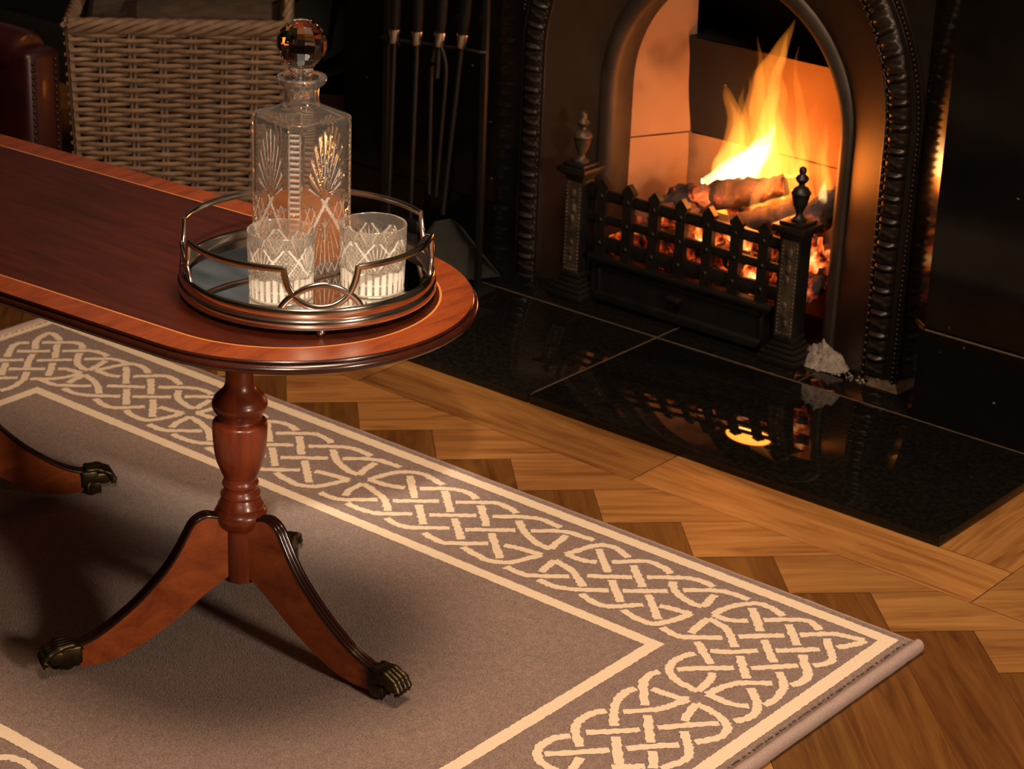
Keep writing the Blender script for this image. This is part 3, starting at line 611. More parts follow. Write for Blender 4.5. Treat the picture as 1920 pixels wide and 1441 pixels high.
for pts, sd, mt in (([(-2.242, YF, 0.0), (-1.883, YF, 0.0), (-1.883, YF-0.005, 0.276), (-2.242, YF-0.005, 0.276)], 9, 'brick_soot2'), ([(-2.242, YF-0.003, 0.278), (-1.883, YF-0.003, 0.278), (-1.883, YF-0.02, 0.452), (-2.242, YF-0.02, 0.452)], 12, 'brick_soot')):
    bm = NB(); quad(bm, pts, seed=sd, rough=0.004); build('back_brick', bm, M[mt], insert, 60)
bm = NB(); quad(bm, [(-2.245, YF-0.02, 0.453), (-1.88, YF-0.02, 0.453), (-1.88, 3.43, 0.462), (-2.245, 3.43, 0.462)]); quad(bm, [(-2.30, 3.44, 0.0), (-1.82, 3.44, 0.0), (-1.82, 3.44, 1.0), (-2.30, 3.44, 1.0)])
quad(bm, [(-2.30, 3.2, 0.75), (-2.30, 3.44, 0.75), (-1.82, 3.44, 0.75), (-1.82, 3.2, 0.75)])
quad(bm, [(-2.32, 3.202, 0.0), (-1.80, 3.202, 0.0), (-1.80, 3.44, 0.001), (-2.32, 3.44, 0.001)])
build('smoke_chamber', bm, M['soot'], insert, 60)
# ------------------------------------------------------------------ grate front
grate = thing('fire_grate', (-2.077, 3.07, HZ), 'black cast iron fire grate with urn-topped posts and arrow-topped bars', 'fire grate')
URN = [(0.0, 0.0), (0.013, 0.0), (0.0135, 0.003), (0.007, 0.007), (0.0055, 0.012), (0.0075, 0.017), (0.012, 0.027), (0.0148, 0.040), (0.0152, 0.0435), (0.0166, 0.045), (0.0166, 0.048), (0.0145, 0.05), (0.012, 0.0545), (0.0055, 0.058), (0.0052, 0.062), (0.009, 0.0655), (0.0115, 0.070), (0.009, 0.0745), (0.0055, 0.077), (0.005, 0.0785), (0.0066, 0.083), (0.0055, 0.088), (0.0, 0.091)]
def post(x, worn):
    y = 3.073
    bm = NB()
    box(bm, (x, y, 0.146), (0.036, 0.036, 0.18), bev=0.0015)
    for zz, ss, hh in ((0.021, 0.074, 0.012), (0.031, 0.068, 0.008), (0.0385, 0.056, 0.007), (0.046, 0.046, 0.008), (0.056, 0.040, 0.012)):
        box(bm, (x, y, zz), (ss, ss, hh), bev=0.0025)
    for zz, ss, hh in ((0.2335, 0.040, 0.008), (0.2395, 0.050, 0.005), (0.2475, 0.062, 0.011), (0.2555, 0.046, 0.006)):
        box(bm, (x, y, zz), (ss, ss, hh), bev=0.0018)
    p = build('post', bm, M['iron_black'], grate, 35)
    bm = NB()
    xf = y-0.0185
    for i in range(24):
        z = 0.068+i*0.0067
        for sx in (-1, 1): ico(bm, (x+sx*0.0135, xf, z), 0.0026, 1, (1, 0.8, 1))
    for i in range(5):
        for z in (0.066, 0.224): ico(bm, (x-0.011+i*0.0055, xf, z), 0.0026, 1, (1, 0.8, 1))
    box(bm, (x, xf+0.0005, 0.145), (0.0325, 0.002, 0.166))
    for z, r_ in ((0.205, 0.008), (0.19, 0.006), (0.178, 0.0075), (0.16, 0.006), (0.115, 0.005), (0.098, 0.007), (0.085, 0.0055)):
        ico(bm, (x+rnd.uniform(-.002, .002), xf-0.0005, z), r_, 2, (0.8, 0.35, 1.2), nz=0.4, seed=z*40)
    build('ornament_panel', bm, M['iron_worn'], p, 60)
    bm = NB(); lathe(bm, URN, 24, (x, y, 0.2585)); build('urn_finial', bm, M['iron_worn'] if worn else M['iron_black'], p, 50)
post(-2.2995, True); post(-1.855, False)
YB_ = 3.072
for z, h in ((0.2095, 0.020), (0.1665, 0.016), (0.1225, 0.026)):
    bm = NB(); box(bm, (-2.077, YB_+0.004, z), (0.412, 0.008, h), bev=0.001); build('rail', bm, M['iron_black'], grate, 30)
for k in range(7):
    x = -2.248+k*0.0557
    bm = NB(); zt = 0.2225
    prof = [(-0.0095, 0.098), (0.0095, 0.098), (0.0095, zt), (0.0125, zt), (0.0125, zt+0.006), (0.0, zt+0.0195), (-0.0125, zt+0.006), (-0.0125, zt), (-0.0095, zt)]
    a = [bm.verts.new((x+px, YB_-0.006, pz)) for px, pz in prof]; b = [bm.verts.new((x+px, YB_+0.006, pz)) for px, pz in prof]
    for i in range(len(prof)):
        j = (i+1) % len(prof); bm.faces.new((a[i], b[i], b[j], a[j]))
    bm.faces.new(a); bm.faces.new(b[::-1])
    for z in (0.2095, 0.1665, 0.125): ico(bm, (x, YB_-0.006, z), 0.0045, 2, (1, 0.6, 1))
    build('bar', bm, M['iron_black'], grate, 40)
bm = NB()
box(bm, (-2.077, 3.078, 0.058), (0.372, 0.016, 0.085)); box(bm, (-2.077, 3.072, 0.0985), (0.38, 0.030, 0.008), bev=0.002); box(bm, (-2.077, 3.068, 0.0935), (0.37, 0.016, 0.004))
box(bm, (-2.077, 3.0695, 0.081), (0.345, 0.006, 0.006), bev=0.0015); box(bm, (-2.077, 3.066, 0.030), (0.345, 0.014, 0.016), bev=0.003)
for sx in (-1, 1): box(bm, (-2.077+sx*0.169, 3.0695, 0.055), (0.007, 0.006, 0.058), bev=0.0015)
box(bm, (-2.077, 3.079, 0.022), (0.40, 0.02, 0.012))
for sx in (-1, 1): box(bm, (-2.077+sx*0.195, 3.082, 0.14), (0.012, 0.014, 0.17))
ap = build('ash_cover', bm, M['iron_black'], grate, 30)
bm = NB(); box(bm, (-2.083, 3.063, 0.064), (0.030, 0.014, 0.010), bev=0.003); build('knob', bm, M['iron_black'], ap, 40)
bm = NB()
for k in range(9):
    x = -2.25+k*0.043; box(bm, (x, 3.19, 0.088), (0.012, 0.20, 0.012))
build('grate_floor', bm, M['iron_black'], grate)
# ------------------------------------------------------------------ fire, coals, logs
bm = NB()
for i in range(70):
    x = rnd.uniform(-2.25, -1.885); y = rnd.uniform(3.105, 3.28); k = 1 - abs(x+2.03)/0.35
    ico(bm, (x, y, 0.105+0.05*k*rnd.random()), rnd.uniform(0.02, 0.032), 2, (1, 1, 0.75), nz=0.5, seed=i)
tag(build('ember_bed', bm, M['ember'], smooth=60, base=(-2.06, 3.22, 0.09)), 'bed of glowing orange embers heaped behind the grate bars', 'embers', kind='stuff')
lab = 'lump of red-hot coal glowing behind the grate bars'
def coal(x, y, z, r, hot, i):
    bm = NB(); ico(bm, (x, y, z), r, 3, (1, 0.9, 0.8), nz=0.55, freq=3, seed=100+i, rot=Matrix.Rotation(i*1.3, 3, 'Y'))
    tag(build('coal', bm, M['ember_hot' if hot else 'ember'], smooth=70, base=(x, y, z)), lab, 'coal', 'coals in the grate')
spots = [(-2.205, 3.115, 0.15, .024, 0), (-2.155, 3.11, 0.135, .026, 0), (-2.165, 3.135, 0.18, .024, 0), (-2.10, 3.11, 0.145, .027, 0), (-2.11, 3.13, 0.19, .022, 0), (-2.05, 3.11, 0.175, .024, 1), (-2.055, 3.105, 0.13, .024, 0), (-2.0, 3.11, 0.14, .026, 0), (-1.995, 3.12, 0.185, .026, 1), (-1.945, 3.105, 0.135, .027, 1), (-1.94, 3.12, 0.185, .024, 0), (-1.895, 3.12, 0.15, .026, 0), (-1.885, 3.14, 0.20, .024, 1), (-1.885, 3.17, 0.165, .03, 1), (-1.875, 3.15, 0.115, .03, 0), (-1.90, 3.13, 0.095, .026, 0)]
for i, sp in enumerate(spots): coal(*sp, i)
def firelog(a, b, r, label, m='char', seed=1):
    a, b = Vector(a), Vector(b); bm = NB(); n = 26; k = 16
    pts = [a.lerp(b, i/(n-1)) for i in range(n)]
    sweep(bm, pts, circ(1.0, k), scale=[r*(0.72+0.28*math.sin(PI*min(1, max(0.08, i/(n-1)*1.1)))) for i in range(n)])
    for v in bm.verts:
        c = a.lerp(b, max(0, min(1, (v.co-a).dot(b-a)/(b-a).length_squared))); d = v.co-c
        v.co = c + d*(1+0.35*noise.noise(v.co*30+Vector((seed*5, 0, 0)))+0.25*noise.noise(v.co*75))
    tag(build('fire_log', bm, M[m], smooth=70, base=tuple((a+b)/2)), label, 'firewood')
firelog((-2.185, 3.16, 0.185), (-1.985, 3.235, 0.252), 0.026, 'blackened log lying slantwise under the tallest flames', seed=2)
firelog((-2.02, 3.13, 0.195), (-1.885, 3.20, 0.232), 0.024, 'charred log with bluish glow just left of the right urn finial', seed=4)
firelog((-1.915, 3.14, 0.20), (-1.868, 3.235, 0.258), 0.028, 'charred log end beside the right cheek of the firebox', seed=6)
firelog((-2.21, 3.22, 0.175), (-2.10, 3.16, 0.225), 0.024, 'smouldering log stub at the left of the fire, red along its end', 'ember', seed=8)
firelog((-2.10, 3.262, 0.17), (-1.93, 3.272, 0.20), 0.030, 'log burning at the back of the fire under the right flames', 'ember_hot', seed=9)
fire = thing('fire', (-2.05, 3.22, 0.2), 'bright orange and yellow flames leaping from the logs in the grate', 'fire')
for i, (kind, Y, pts) in enumerate(FLAMES):
    P = rcr([(x, Y, z) for x, z, r in pts], 5)
    rr = rcr([(r, 0, 0) for x, z, r in pts], 5); rr = [max(0.0006, v.x) for v in rr]
    P = [p+Vector((0.006*noise.noise(p*22), 0.012*noise.noise(p*12+Vector((9, i, 0))), 0)) for p in P]
    bm = NB(); sweep(bm, P, circ(1.0, 16, 0.8), scale=rr, ups=[(1, 0, 0)]*len(P))
    for v in bm.verts:
        v.co += Vector((noise.noise(Vector((v.co.x*40, v.co.y*40, v.co.z*16+i))), 0, 0))*0.005
    build('flame', bm, M['flame_'+kind], fire, 80)
# white ash spilling beside the right post
bm = NB(); g = []; AXC, AYC = -1.800, 3.098
for i in range(61):
    row = []
    for j in range(49):
        x = AXC+(i/60-0.5)*0.125; y = AYC+(j/48-0.5)*0.066
        q = math.hypot((x-AXC)/0.046, (y-AYC)/0.030); h = max(0.0, 1-q)**0.8*0.036
        p = Vector((x, y, 0)); h += min(1, max(0, (1.0-q)*3))*(0.010*noise.noise(p*90)+0.010*abs(noise.noise(p*170))+0.007*noise.noise(p*330))
        row.append(bm.verts.new((x, y, HZ+max(-0.002, h))))
    g.append(row)
for i in range(60):
    for j in range(48): bm.faces.new((g[i][j], g[i+1][j], g[i+1][j+1], g[i][j+1]))
for i in range(90):
    a = rnd.uniform(0, 2*PI); q_ = rnd.random()**0.8
    ico(bm, (AXC+q_*0.04*math.cos(a), AYC+q_*0.026*math.sin(a), HZ+0.030*(1-q_)+0.002), rnd.uniform(0.0025, 0.006), 2, (1, 1, 0.8), nz=0.7, freq=6, seed=i)
for i in range(60):
    ico(bm, (-1.80+rnd.random()*0.12, 3.08+rnd.uniform(-0.012, 0.012), HZ+0.001), rnd.uniform(0.001, 0.0028), 1, nz=0.5, seed=i)
tag(build('ash_heap', bm, M['ash'], smooth=70, base=(-1.792, 3.095, HZ)), 'small heap of pale grey ash on the hearth beside the right grate post', 'ash', kind='stuff')

# ------------------------------------------------------------------ rug with interlaced knot border
RZ = 0.0125
RX0, RX1, RY0, RY1 = -2.876, -1.190, 1.212, 2.377
rug = thing('rug', ((RX0+RX1)/2, (RY0+RY1)/2, 0), 'taupe wool rug with a cream celtic knotwork border under the coffee table', 'rug')
bm = NB(); box(bm, ((RX0+RX1)/2, (RY0+RY1)/2, RZ/2+0.0005), (RX1-RX0-0.03, RY1-RY0-0.012, RZ-0.001))
zz = RZ+0.0004
def strip(pts, wd=0.0113, jag=0.0017, z=None):
    z = RZ+0.0003+rnd.random()*0.0004
    P = [Vector((p[0], p[1])) for p in pts]
    # resample
    out = [P[0]]; 
    dense = rcr([(p.x, p.y, 0) for p in P], 8) if len(P) > 2 else [Vector((P[0].x+(P[1].x-P[0].x)*i/20, P[0].y+(P[1].y-P[0].y)*i/20, 0)) for i in range(21)]
    acc = 0; res = [dense[0].to_2d()]
    for a, b in zip(dense, dense[1:]):
        acc += (b-a).length
        if acc >= 0.0019: res.append(b.to_2d()); acc = 0
    res.append(dense[-1].to_2d())
    L = []; Rr = []
    for i, p in enumerate(res):
        t = (res[min(i+1, len(res)-1)]-res[max(i-1, 0)])
        if t.length < 1e-7: continue
        t.normalize(); nrm = Vector((-t.y, t.x))
        L.append(bm.verts.new((*(p+nrm*(wd/2+rnd.uniform(-jag, jag)*0.8)), z or zz))); Rr.append(bm.verts.new((*(p-nrm*(wd/2+rnd.uniform(-jag, jag)*0.8)), z or zz)))
    for i in range(len(L)-1):
        f = bm.faces.new((L[i], Rr[i], Rr[i+1], L[i+1])); f.material_index = 1
        if f.normal.z < 0: f.normal_flip()
def mm(l, dx=0, dy=0, rot=False):
    o = [(x/1000+dx, y/1000+dy) for x, y in l]
    if rot: o = [(2*RCX-x, 2*RCY-y) for x, y in o]
    return o
RCX, RCY = -2.040, 1.795
for rot in (False, True):
    for k, dx in (('short', 0), ('longp', 0), ('corner', 0), ('lcorner', 0), ('side', 0), ('short', -0.950), ('longp', -0.354)):
        for l in KN[k]: strip(mm(l, dx, (-0.004 if dx else 0), rot))
    for l in KN['side']:
        o = mm(l); c = sum(p[1] for p in o)/len(o)
        if c > 2.035:
            o = [(-2.654-x, 3.86-y) for x, y in o]
            if rot: o = [(2*RCX-x, 2*RCY-y) for x, y in o]
            strip(o)
def frame(x0, x1, y0, y1, wd):
    # rectangular cream line, outer bounds given, serrated edges
    h = wd/2
    strip([(x0, y0+h), (x1, y0+h)] if False else [(x0+(x1-x0)*i/60, y0+h) for i in range(61)], wd, 0.0009)
    strip([(x0+(x1-x0)*i/60, y1-h) for i in range(61)], wd, 0.0009)
    strip([(x0+h, y0+(y1-y0)*i/60) for i in range(61)], wd, 0.0009)
    strip([(x1-h, y0+(y1-y0)*i/60) for i in range(61)], wd, 0.0009)
frame(-2.860, -1.222, 1.227, 2.3605, 0.0195)
frame(-2.648, -1.437, 1.4415, 2.1465, 0.0185)
build('pile', bm, [M['rug'], M['rug_cream']], rug)
bm = NB()
for x in (RX0+0.009, RX1-0.0095):
    n = 120
    sweep(bm, [(x, RY0+0.004+(RY1-RY0-0.008)*i/n, 0.0082+0.0008*noise.noise(Vector((x, i*0.4, 0)))) for i in range(n+1)], circ(0.0098, 14, 0.0078))
for y in (RY0+0.004, RY1-0.004):
    n = 120
    sweep(bm, [(RX0+0.006+(RX1-RX0-0.012)*i/n, y, 0.0065+0.0006*noise.noise(Vector((y, i*0.4, 3)))) for i in range(n+1)], circ(0.0063, 12, 0.0045))
for v in bm.verts: v.co += Vector((noise.noise(v.co*120), noise.noise(v.co*120+Vector((5, 0, 0))), 0))*0.0006
build('binding', bm, M['rug_bind'], rug, 70)
for x in (RX1-0.0215, RX0+0.0215):
    bm = NB(); y = RY0+0.02
    while y < RY1-0.02:
        l = rnd.uniform(0.003, 0.009); box(bm, (x+rnd.uniform(-.0006, .0006), y, RZ+0.0006), (rnd.uniform(0.0008, 0.0022), l, 0.0012)); y += l+rnd.uniform(0.002, 0.007)
    build('stitching', bm, M['rug_stitch'], rug)
# ------------------------------------------------------------------ twin-pedestal coffee table
TZ = 0.4934; TH = R(3.7)
tu = Vector((math.cos(TH), math.sin(TH), 0)); tv = Vector((-tu.y, tu.x, 0))
DC = Vector((-1.766, 1.804, 0)); LC = 0.351; TC = DC-tu*LC
table = thing('coffee_table', (TC.x, TC.y, RZ), 'long round-ended mahogany coffee table on two tripod pedestals, tray on its near end', 'coffee table', rz=TH)
def stad(r, z, n=40):
    pts = []
    for i in range(n+1):
        a = -PI/2+PI*i/n; pts.append(TC+tu*(LC+r*math.cos(a))+tv*(r*math.sin(a))+Vector((0, 0, z)))
    for i in range(n+1):
        a = PI/2+PI*i/n; pts.append(TC+tu*(-LC+r*math.cos(a))+tv*(r*math.sin(a))+Vector((0, 0, z)))
    return pts
def rings(bm, prof, n=40, mis=None):
    rows = [[bm.verts.new(p) for p in stad(r, z, n)] for r, z in prof]
    m = len(rows[0])
    for k, (a, b) in enumerate(zip(rows, rows[1:])):
        for i in range(m):
            j = (i+1) % m; f = bm.faces.new((a[i], a[j], b[j], b[i])); f.material_index = mis[k] if mis else 0
    return rows
RT = 0.2155
bm = NB()
rows = rings(bm, [(RT, TZ), (RT-0.0365, TZ), (RT-0.0392, TZ), ], mis=[1, 2])
bm.faces.new(rows[-1]).material_index = 0
for f in bm.faces:
    if f.normal.z < 0: f.normal_flip()
bm.normal_update()
for f in bm.faces:
    if f.normal.z < 0: f.normal_flip()
build('table_top', bm, [M['maho_field'], M['maho_band'], M['maho_inlay']], table)
bm = NB()
edge = [(RT, TZ), (RT+0.0012, TZ-0.0012), (RT+0.0014, TZ-0.003), (RT-0.0008, TZ-0.0034), (RT-0.0008, TZ-0.0046)]
edge += [(RT+0.0005+0.0058*math.sin(a), TZ-0.0046-0.0056*(1-math.cos(a))) for a in [PI*i/10 for i in range(1, 10)]]
edge += [(RT-0.001, TZ-0.0165), (RT-0.003, TZ-0.0175), (RT-0.02, TZ-0.0178)]
rows = rings(bm, edge); bm.faces.new(rows[-1])
bmesh.ops.recalc_face_normals(bm, faces=bm.faces[:])
build('edge_moulding', bm, M['maho_edge'], table, 40)
ZB = TZ-0.0178
COLP = [(0.021, 0.1035), (0.0213, 0.112), (0.0213, 0.170), (0.0216, 0.1735), (0.025, 0.176), (0.0295, 0.1805), (0.0322, 0.1865), (0.0328, 0.192), (0.0315, 0.1965), (0.0285, 0.1995), (0.0275, 0.2005), (0.0285, 0.202), (0.028, 0.2045), (0.025, 0.2095), (0.0235, 0.213), (0.0228, 0.2145), (0.0243, 0.2165), (0.0243, 0.2195), (0.0205, 0.2235), (0.0198, 0.2265), (0.0213, 0.229), (0.0225, 0.2325), (0.0213, 0.2358), (0.0198, 0.2378), (0.0205, 0.2415), (0.0245, 0.251), (0.0288, 0.262), (0.0315, 0.276), (0.0328, 0.292), (0.0333, 0.3045), (0.0333, 0.3105), (0.0325, 0.3135), (0.0306, 0.315), (0.0262, 0.3165), (0.0255, 0.319), (0.0275, 0.3215), (0.0275, 0.324), (0.0292, 0.326), (0.0322, 0.3305), (0.0337, 0.336), (0.0333, 0.3395), (0.0317, 0.3425), (0.0312, 0.3435), (0.0305, 0.3455), (0.0255, 0.3505), (0.0205, 0.3555), (0.0178, 0.361), (0.0168, 0.368), (0.0167, ZB-0.012), (0.026, ZB-0.010), (0.026, ZB)]
TOPC = [(0.018, 0.187), (0.034, 0.1935), (0.047, 0.1958), (0.0605, 0.1885), (0.070, 0.1725), (0.082, 0.151), (0.100, 0.126), (0.129, 0.0965), (0.150, 0.0795), (0.171, 0.0645), (0.192, 0.0535), (0.213, 0.0465)]
BOTC = [(0.018, 0.111), (0.026, 0.107), (0.042, 0.0965), (0.0585, 0.084), (0.082, 0.066), (0.112, 0.0465), (0.138, 0.0325), (0.162, 0.0235), (0.185, 0.0195), (0.206, 0.0195)]
def pedestal(cx, cy, angs):
    C = Vector((cx, cy, 0))
    bm = NB(); lathe(bm, COLP, 48, (cx, cy, 0)); build('column', bm, M['maho_col'], table, 50)
    for ang in angs:
        d = Vector((math.cos(ang), math.sin(ang), 0)); t = Vector((-d.y, d.x, 0)); up = Vector((0, 0, 1))
        P = lambda r, z, s=0.0: C+d*r+up*z+t*s
        top = rcr([(r, 0, z) for r, z in TOPC], 4); bot = rcr([(r, 0, z) for r, z in BOTC], 5)
        n = 44
        tp = [top[int(round(i*(len(top)-1)/n))] for i in range(n+1)]; bt = [bot[int(round(i*(len(bot)-1)/n))] for i in range(n+1)]
        bm = NB(); hw = 0.0086; rows = []
        for a, b in zip(tp, bt):
            rows.append([bm.verts.new(P(a.x, a.z, -hw)), bm.verts.new(P(a.x, a.z, hw)), bm.verts.new(P(b.x, b.z, hw)), bm.verts.new(P(b.x, b.z, -hw))])
        for A, B in zip(rows, rows[1:]):
            for i in range(4):
                j = (i+1) % 4; bm.faces.new((A[i], B[i], B[j], A[j]))
        bm.faces.new(rows[0]); bm.faces.new(rows[-1][::-1])
        bmesh.ops.recalc_face_normals(bm, faces=bm.faces[:])
        leg = build('leg', bm, M['maho_leg'], table, 40)
        bm = NB()
        for s in (-0.0056, 0.0, 0.0056):
            pts = [P(a.x, a.z-0.0006, s) for a in tp]; tube(bm, pts, 0.0033, 10)
        build('reeding', bm, M['maho_reed'], leg, 60)
        # brass paw cap and castor
        bm = NB()
        rot3 = Matrix((d, t, up)).transposed(); R4 = rot3.to_4x4()
        box(bm, P(0.2165, 0.0375), (0.026, 0.0235, 0.025), R4, bev=0.003)
        for s in (-0.0098, -0.0033, 0.0033, 0.0098):
            pts = rcr([P(0.212, 0.051, s*0.8), P(0.228, 0.0505, s), P(0.243, 0.044, s*1.08), P(0.250, 0.035, s*1.12), P(0.2495, 0.0275, s*1.1)], 4)
            tube(bm, pts, [0.0035+0.0012*math.sin(PI*i/(len(pts)-1))+0.0008*math.sin(i*1.6) for i in range(len(pts))], 8)
        box(bm, P(0.231, 0.0365), (0.030, 0.0225, 0.019), R4, bev=0.004)
        tube(bm, [P(0.2045, 0.046, -0.012), P(0.2045, 0.0475, 0), P(0.2045, 0.046, 0.012)], 0.002, 6)
        cap = build('paw_cap', bm, M['brass_dark'], leg, 50)
        bm = NB()
        Rw = rot3.to_4x4() @ Matrix.Rotation(PI/2, 4, 'X') @ Matrix.Rotation(R(0), 4, 'Y')
        tq = -0.006; cw = P(0.219, RZ+0.0112, tq)
        Rw = Rw @ Matrix.Rotation(R(25), 4, 'Y')
        lathe(bm, [(0.0, -0.0055), (0.0085, -0.0055), (0.0112, -0.004), (0.0112, 0.004), (0.0085, 0.0055), (0.0, 0.0055)], 24, cw, Rw)
        for s in (-0.0135, 0.0015): box(bm, P(0.223, 0.0245, s), (0.016, 0.0022, 0.016), R4, bev=0.0008)
        tube(bm, [P(0.219, RZ+0.0112, -0.015), P(0.219, RZ+0.0112, 0.003)], 0.003, 8)
        build('castor', bm, M['brass_dark'], leg, 50)
pedestal(-1.833, 1.790, [R(5), R(120), R(242.5)])
p2 = Vector((-1.833, 1.790, 0))-tu*0.565
pedestal(p2.x, p2.y, [R(185), R(63), R(-56)])

# ------------------------------------------------------------------ silver gallery tray
TR = Vector((-1.745, 1.815, TZ)); 
tray = thing('serving_tray', tuple(TR), 'round silver mirrored serving tray with openwork gallery on the mahogany table', 'tray')
def cyl(az, z, r): return TR+Vector((r*math.cos(az), r*math.sin(az), z))
bm = NB()
prof = [(0.1385, 0.0245), (0.1405, 0.0275), (0.1415, 0.033), (0.1425, 0.0352), (0.1450, 0.0362), (0.1465, 0.0350), (0.1473, 0.0325), (0.1473, 0.0236), (0.1466, 0.0226), (0.1466, 0.0214), (0.1486, 0.0206), (0.1492, 0.0188), (0.1490, 0.0125), (0.1478, 0.0108), (0.144, 0.0098), (0.10, 0.0098)]
lathe(bm, prof, 120, tuple(TR), cap=False)
ring = [v for v in bm.verts if abs((v.co-TR).to_2d().length-0.10) < 1e-4]
ring.sort(key=lambda v: math.atan2(v.co.y-TR.y, v.co.x-TR.x)); bm.faces.new(ring)
bmesh.ops.recalc_face_normals(bm, faces=bm.faces[:])
build('tray_body', bm, M['silver'], tray, 35)
bm = NB(); lathe(bm, [(0.0, 0.0245), (0.1386, 0.0245)], 120, tuple(TR), cap=False)
for f in bm.faces:
    f.normal_update()
    if f.normal.z < 0: f.normal_flip()
build('mirror_plate', bm, M['mirror'], tray)
MZ = TZ+0.0245
bm = NB(); RG = 0.1435
rect = [(0.0023*math.copysign(abs(math.cos(a))**0.6, math.cos(a)), -0.0038*math.copysign(abs(math.sin(a))**0.6, math.sin(a))) for a in [2*PI*i/12 for i in range(12)]]
CENT = [R(-40), R(50), R(140), R(-130)]
for k, c in enumerate(CENT):
    c2 = CENT[(k+1) % 4]; 
    if c2 < c: c2 += 2*PI
    a0, a1 = c+R(16.6), c2-R(16.6)
    az = [a0+(a1-a0)*i/30 for i in range(31)]
    sweep(bm, [cyl(a, 0.080, RG) for a in az], rect, ups=[(math.cos(a), math.sin(a), 0) for a in az])
    U = [(-16.6, .0815), (-16.2, .074), (-15.0, .063), (-13.4, .0545), (-11.5, .0475), (-8, .0408), (-4, .037), (0, .0358), (4, .037), (8, .0408), (11.5, .0475), (13.4, .0545), (15.0, .063), (16.2, .074), (16.6, .0815)]
    A = [(-18.0, .0335), (-17.0, .0385), (-15.0, .0445), (-12.2, .0505), (-8, .0572), (-4, .0608), (0, .062), (4, .0608), (8, .0572), (12.2, .0505), (15.0, .0445), (17.0, .0385), (18.0, .0335)]
    for cu in (U, A):
        pp = rcr([(x, z, 0) for x, z in cu], 4)
        sweep(bm, [cyl(c+R(p.x), p.y, RG) for p in pp], rect, ups=[(math.cos(c+R(p.x)), math.sin(c+R(p.x)), 0) for p in pp])
build('gallery', bm, M['silver'], tray, 50)
for c in CENT:
    bm = NB(); lathe(bm, [(0, 0.0), (0.002, 0.0003), (0.0046, 0.0025), (0.0056, 0.0056), (0.0046, 0.0088), (0.003, 0.0102), (0.0035, 0.0112)], 20, tuple(TR+Vector((0.138*math.cos(c), 0.138*math.sin(c), 0))))
    build('ball_foot', bm, M['silver'], tray, 60)

# ------------------------------------------------------------------ cut-glass tumblers
def fan(du, dv, n, spread):
    a = math.atan2(du, dv); rr = math.hypot(du, dv)
    if abs(a) > spread or rr < 0.02: return 0.0
    k = a/(2*spread)*n; fr = abs(k-round(k))
    return max(0.0, 1-fr*2.6)*min(1, rr*4)*max(0, 1-(rr/1.05)**6)
def hatch(u, v, f):
    a = (u+v)*f; b = (u-v)*f
    return max(max(0, 1-abs(a-round(a))*4.2), max(0, 1-abs(b-round(b))*4.2))
def tumbler_cut(th, z, Hh):
    if z > Hh-0.013 or z < 0.0015: return 0.0
    if z < 0.031:
        k = th*28/(2*PI); fr = abs(k-round(k)); top = 0.031-0.004*abs(math.cos(th*4))
        if z < 0.004: return 0.6
        return (0.15+0.85*(1-(fr*2)**2)) if z < top else 0.3
    u = (th*4/(2*PI)); u = u-round(u)                     # -0.5..0.5 per motif
    v = (z-0.031)/(Hh-0.013-0.031)                        # 0..1
    uu = u*1.9
    lim = abs(uu)*1.15+0.02
    if abs(v-lim) < 0.05 or abs(v-(1.12-abs(uu)*1.15)) < 0.04: return 1.0      # big crossing mitres
    if v > lim: return 0.9*fan(uu, v-0.02, 7, R(42))
    return 0.85*hatch(uu*1.0, v*0.9, 7.0)
def make_tumbler():
    Hh = 0.0785
    root = thing('whisky_tumbler', (-1.7155, 1.742, MZ), '', 'glass', 'cut-glass tumblers on the tray')
    bm = NB(); n, m = 336, 96; cl = bm.verts.layers.float.new('cut')
    rr = lambda z: 0.0362+0.0021*z/Hh
    def ringv(r, z): return [bm.verts.new((r*math.cos(2*PI*i/n), r*math.sin(2*PI*i/n), z)) for i in range(n)]
    rows = [ringv(0.028, 0.0015), ringv(0.034, 0.0002), ringv(0.0352, 0.0006)]
    for j in range(m+1):
        z = 0.001+(Hh-0.0022)*j/m; row = []
        for i in range(n):
            th = 2*PI*i/n; cu = tumbler_cut(th, z, Hh); r = rr(z)-0.0017*cu; v_ = bm.verts.new((r*math.cos(th), r*math.sin(th), z)); v_[cl] = cu; row.append(v_)
        rows.append(row)
    rows += [ringv(0.0378, Hh-0.0004), ringv(0.0372, Hh), ringv(0.0364, Hh-0.0003), ringv(0.0360, Hh-0.0015), ringv(0.0352, 0.045), ringv(0.0338, 0.016), ringv(0.031, 0.0125), ringv(0.02, 0.0118)]
    for a, b in zip(rows, rows[1:]):
        for i in range(n):
            j = (i+1) % n; bm.faces.new((a[i], a[j], b[j], b[i]))
    bm.faces.new(rows[0][::-1]); bm.faces.new(rows[-1])
    build('tumbler_body', bm, M['glass'], root, 25, world=False)
    return root
tg = make_tumbler()
tg['label'] = 'cut crystal tumbler on the tray, in front of the decanter, nearer the left'
tg.rotation_euler = (0, 0, R(8))
copy_tree(tg, (-1.6585, 1.8315, MZ), R(50), 'cut crystal tumbler on the tray, right of the decanter')

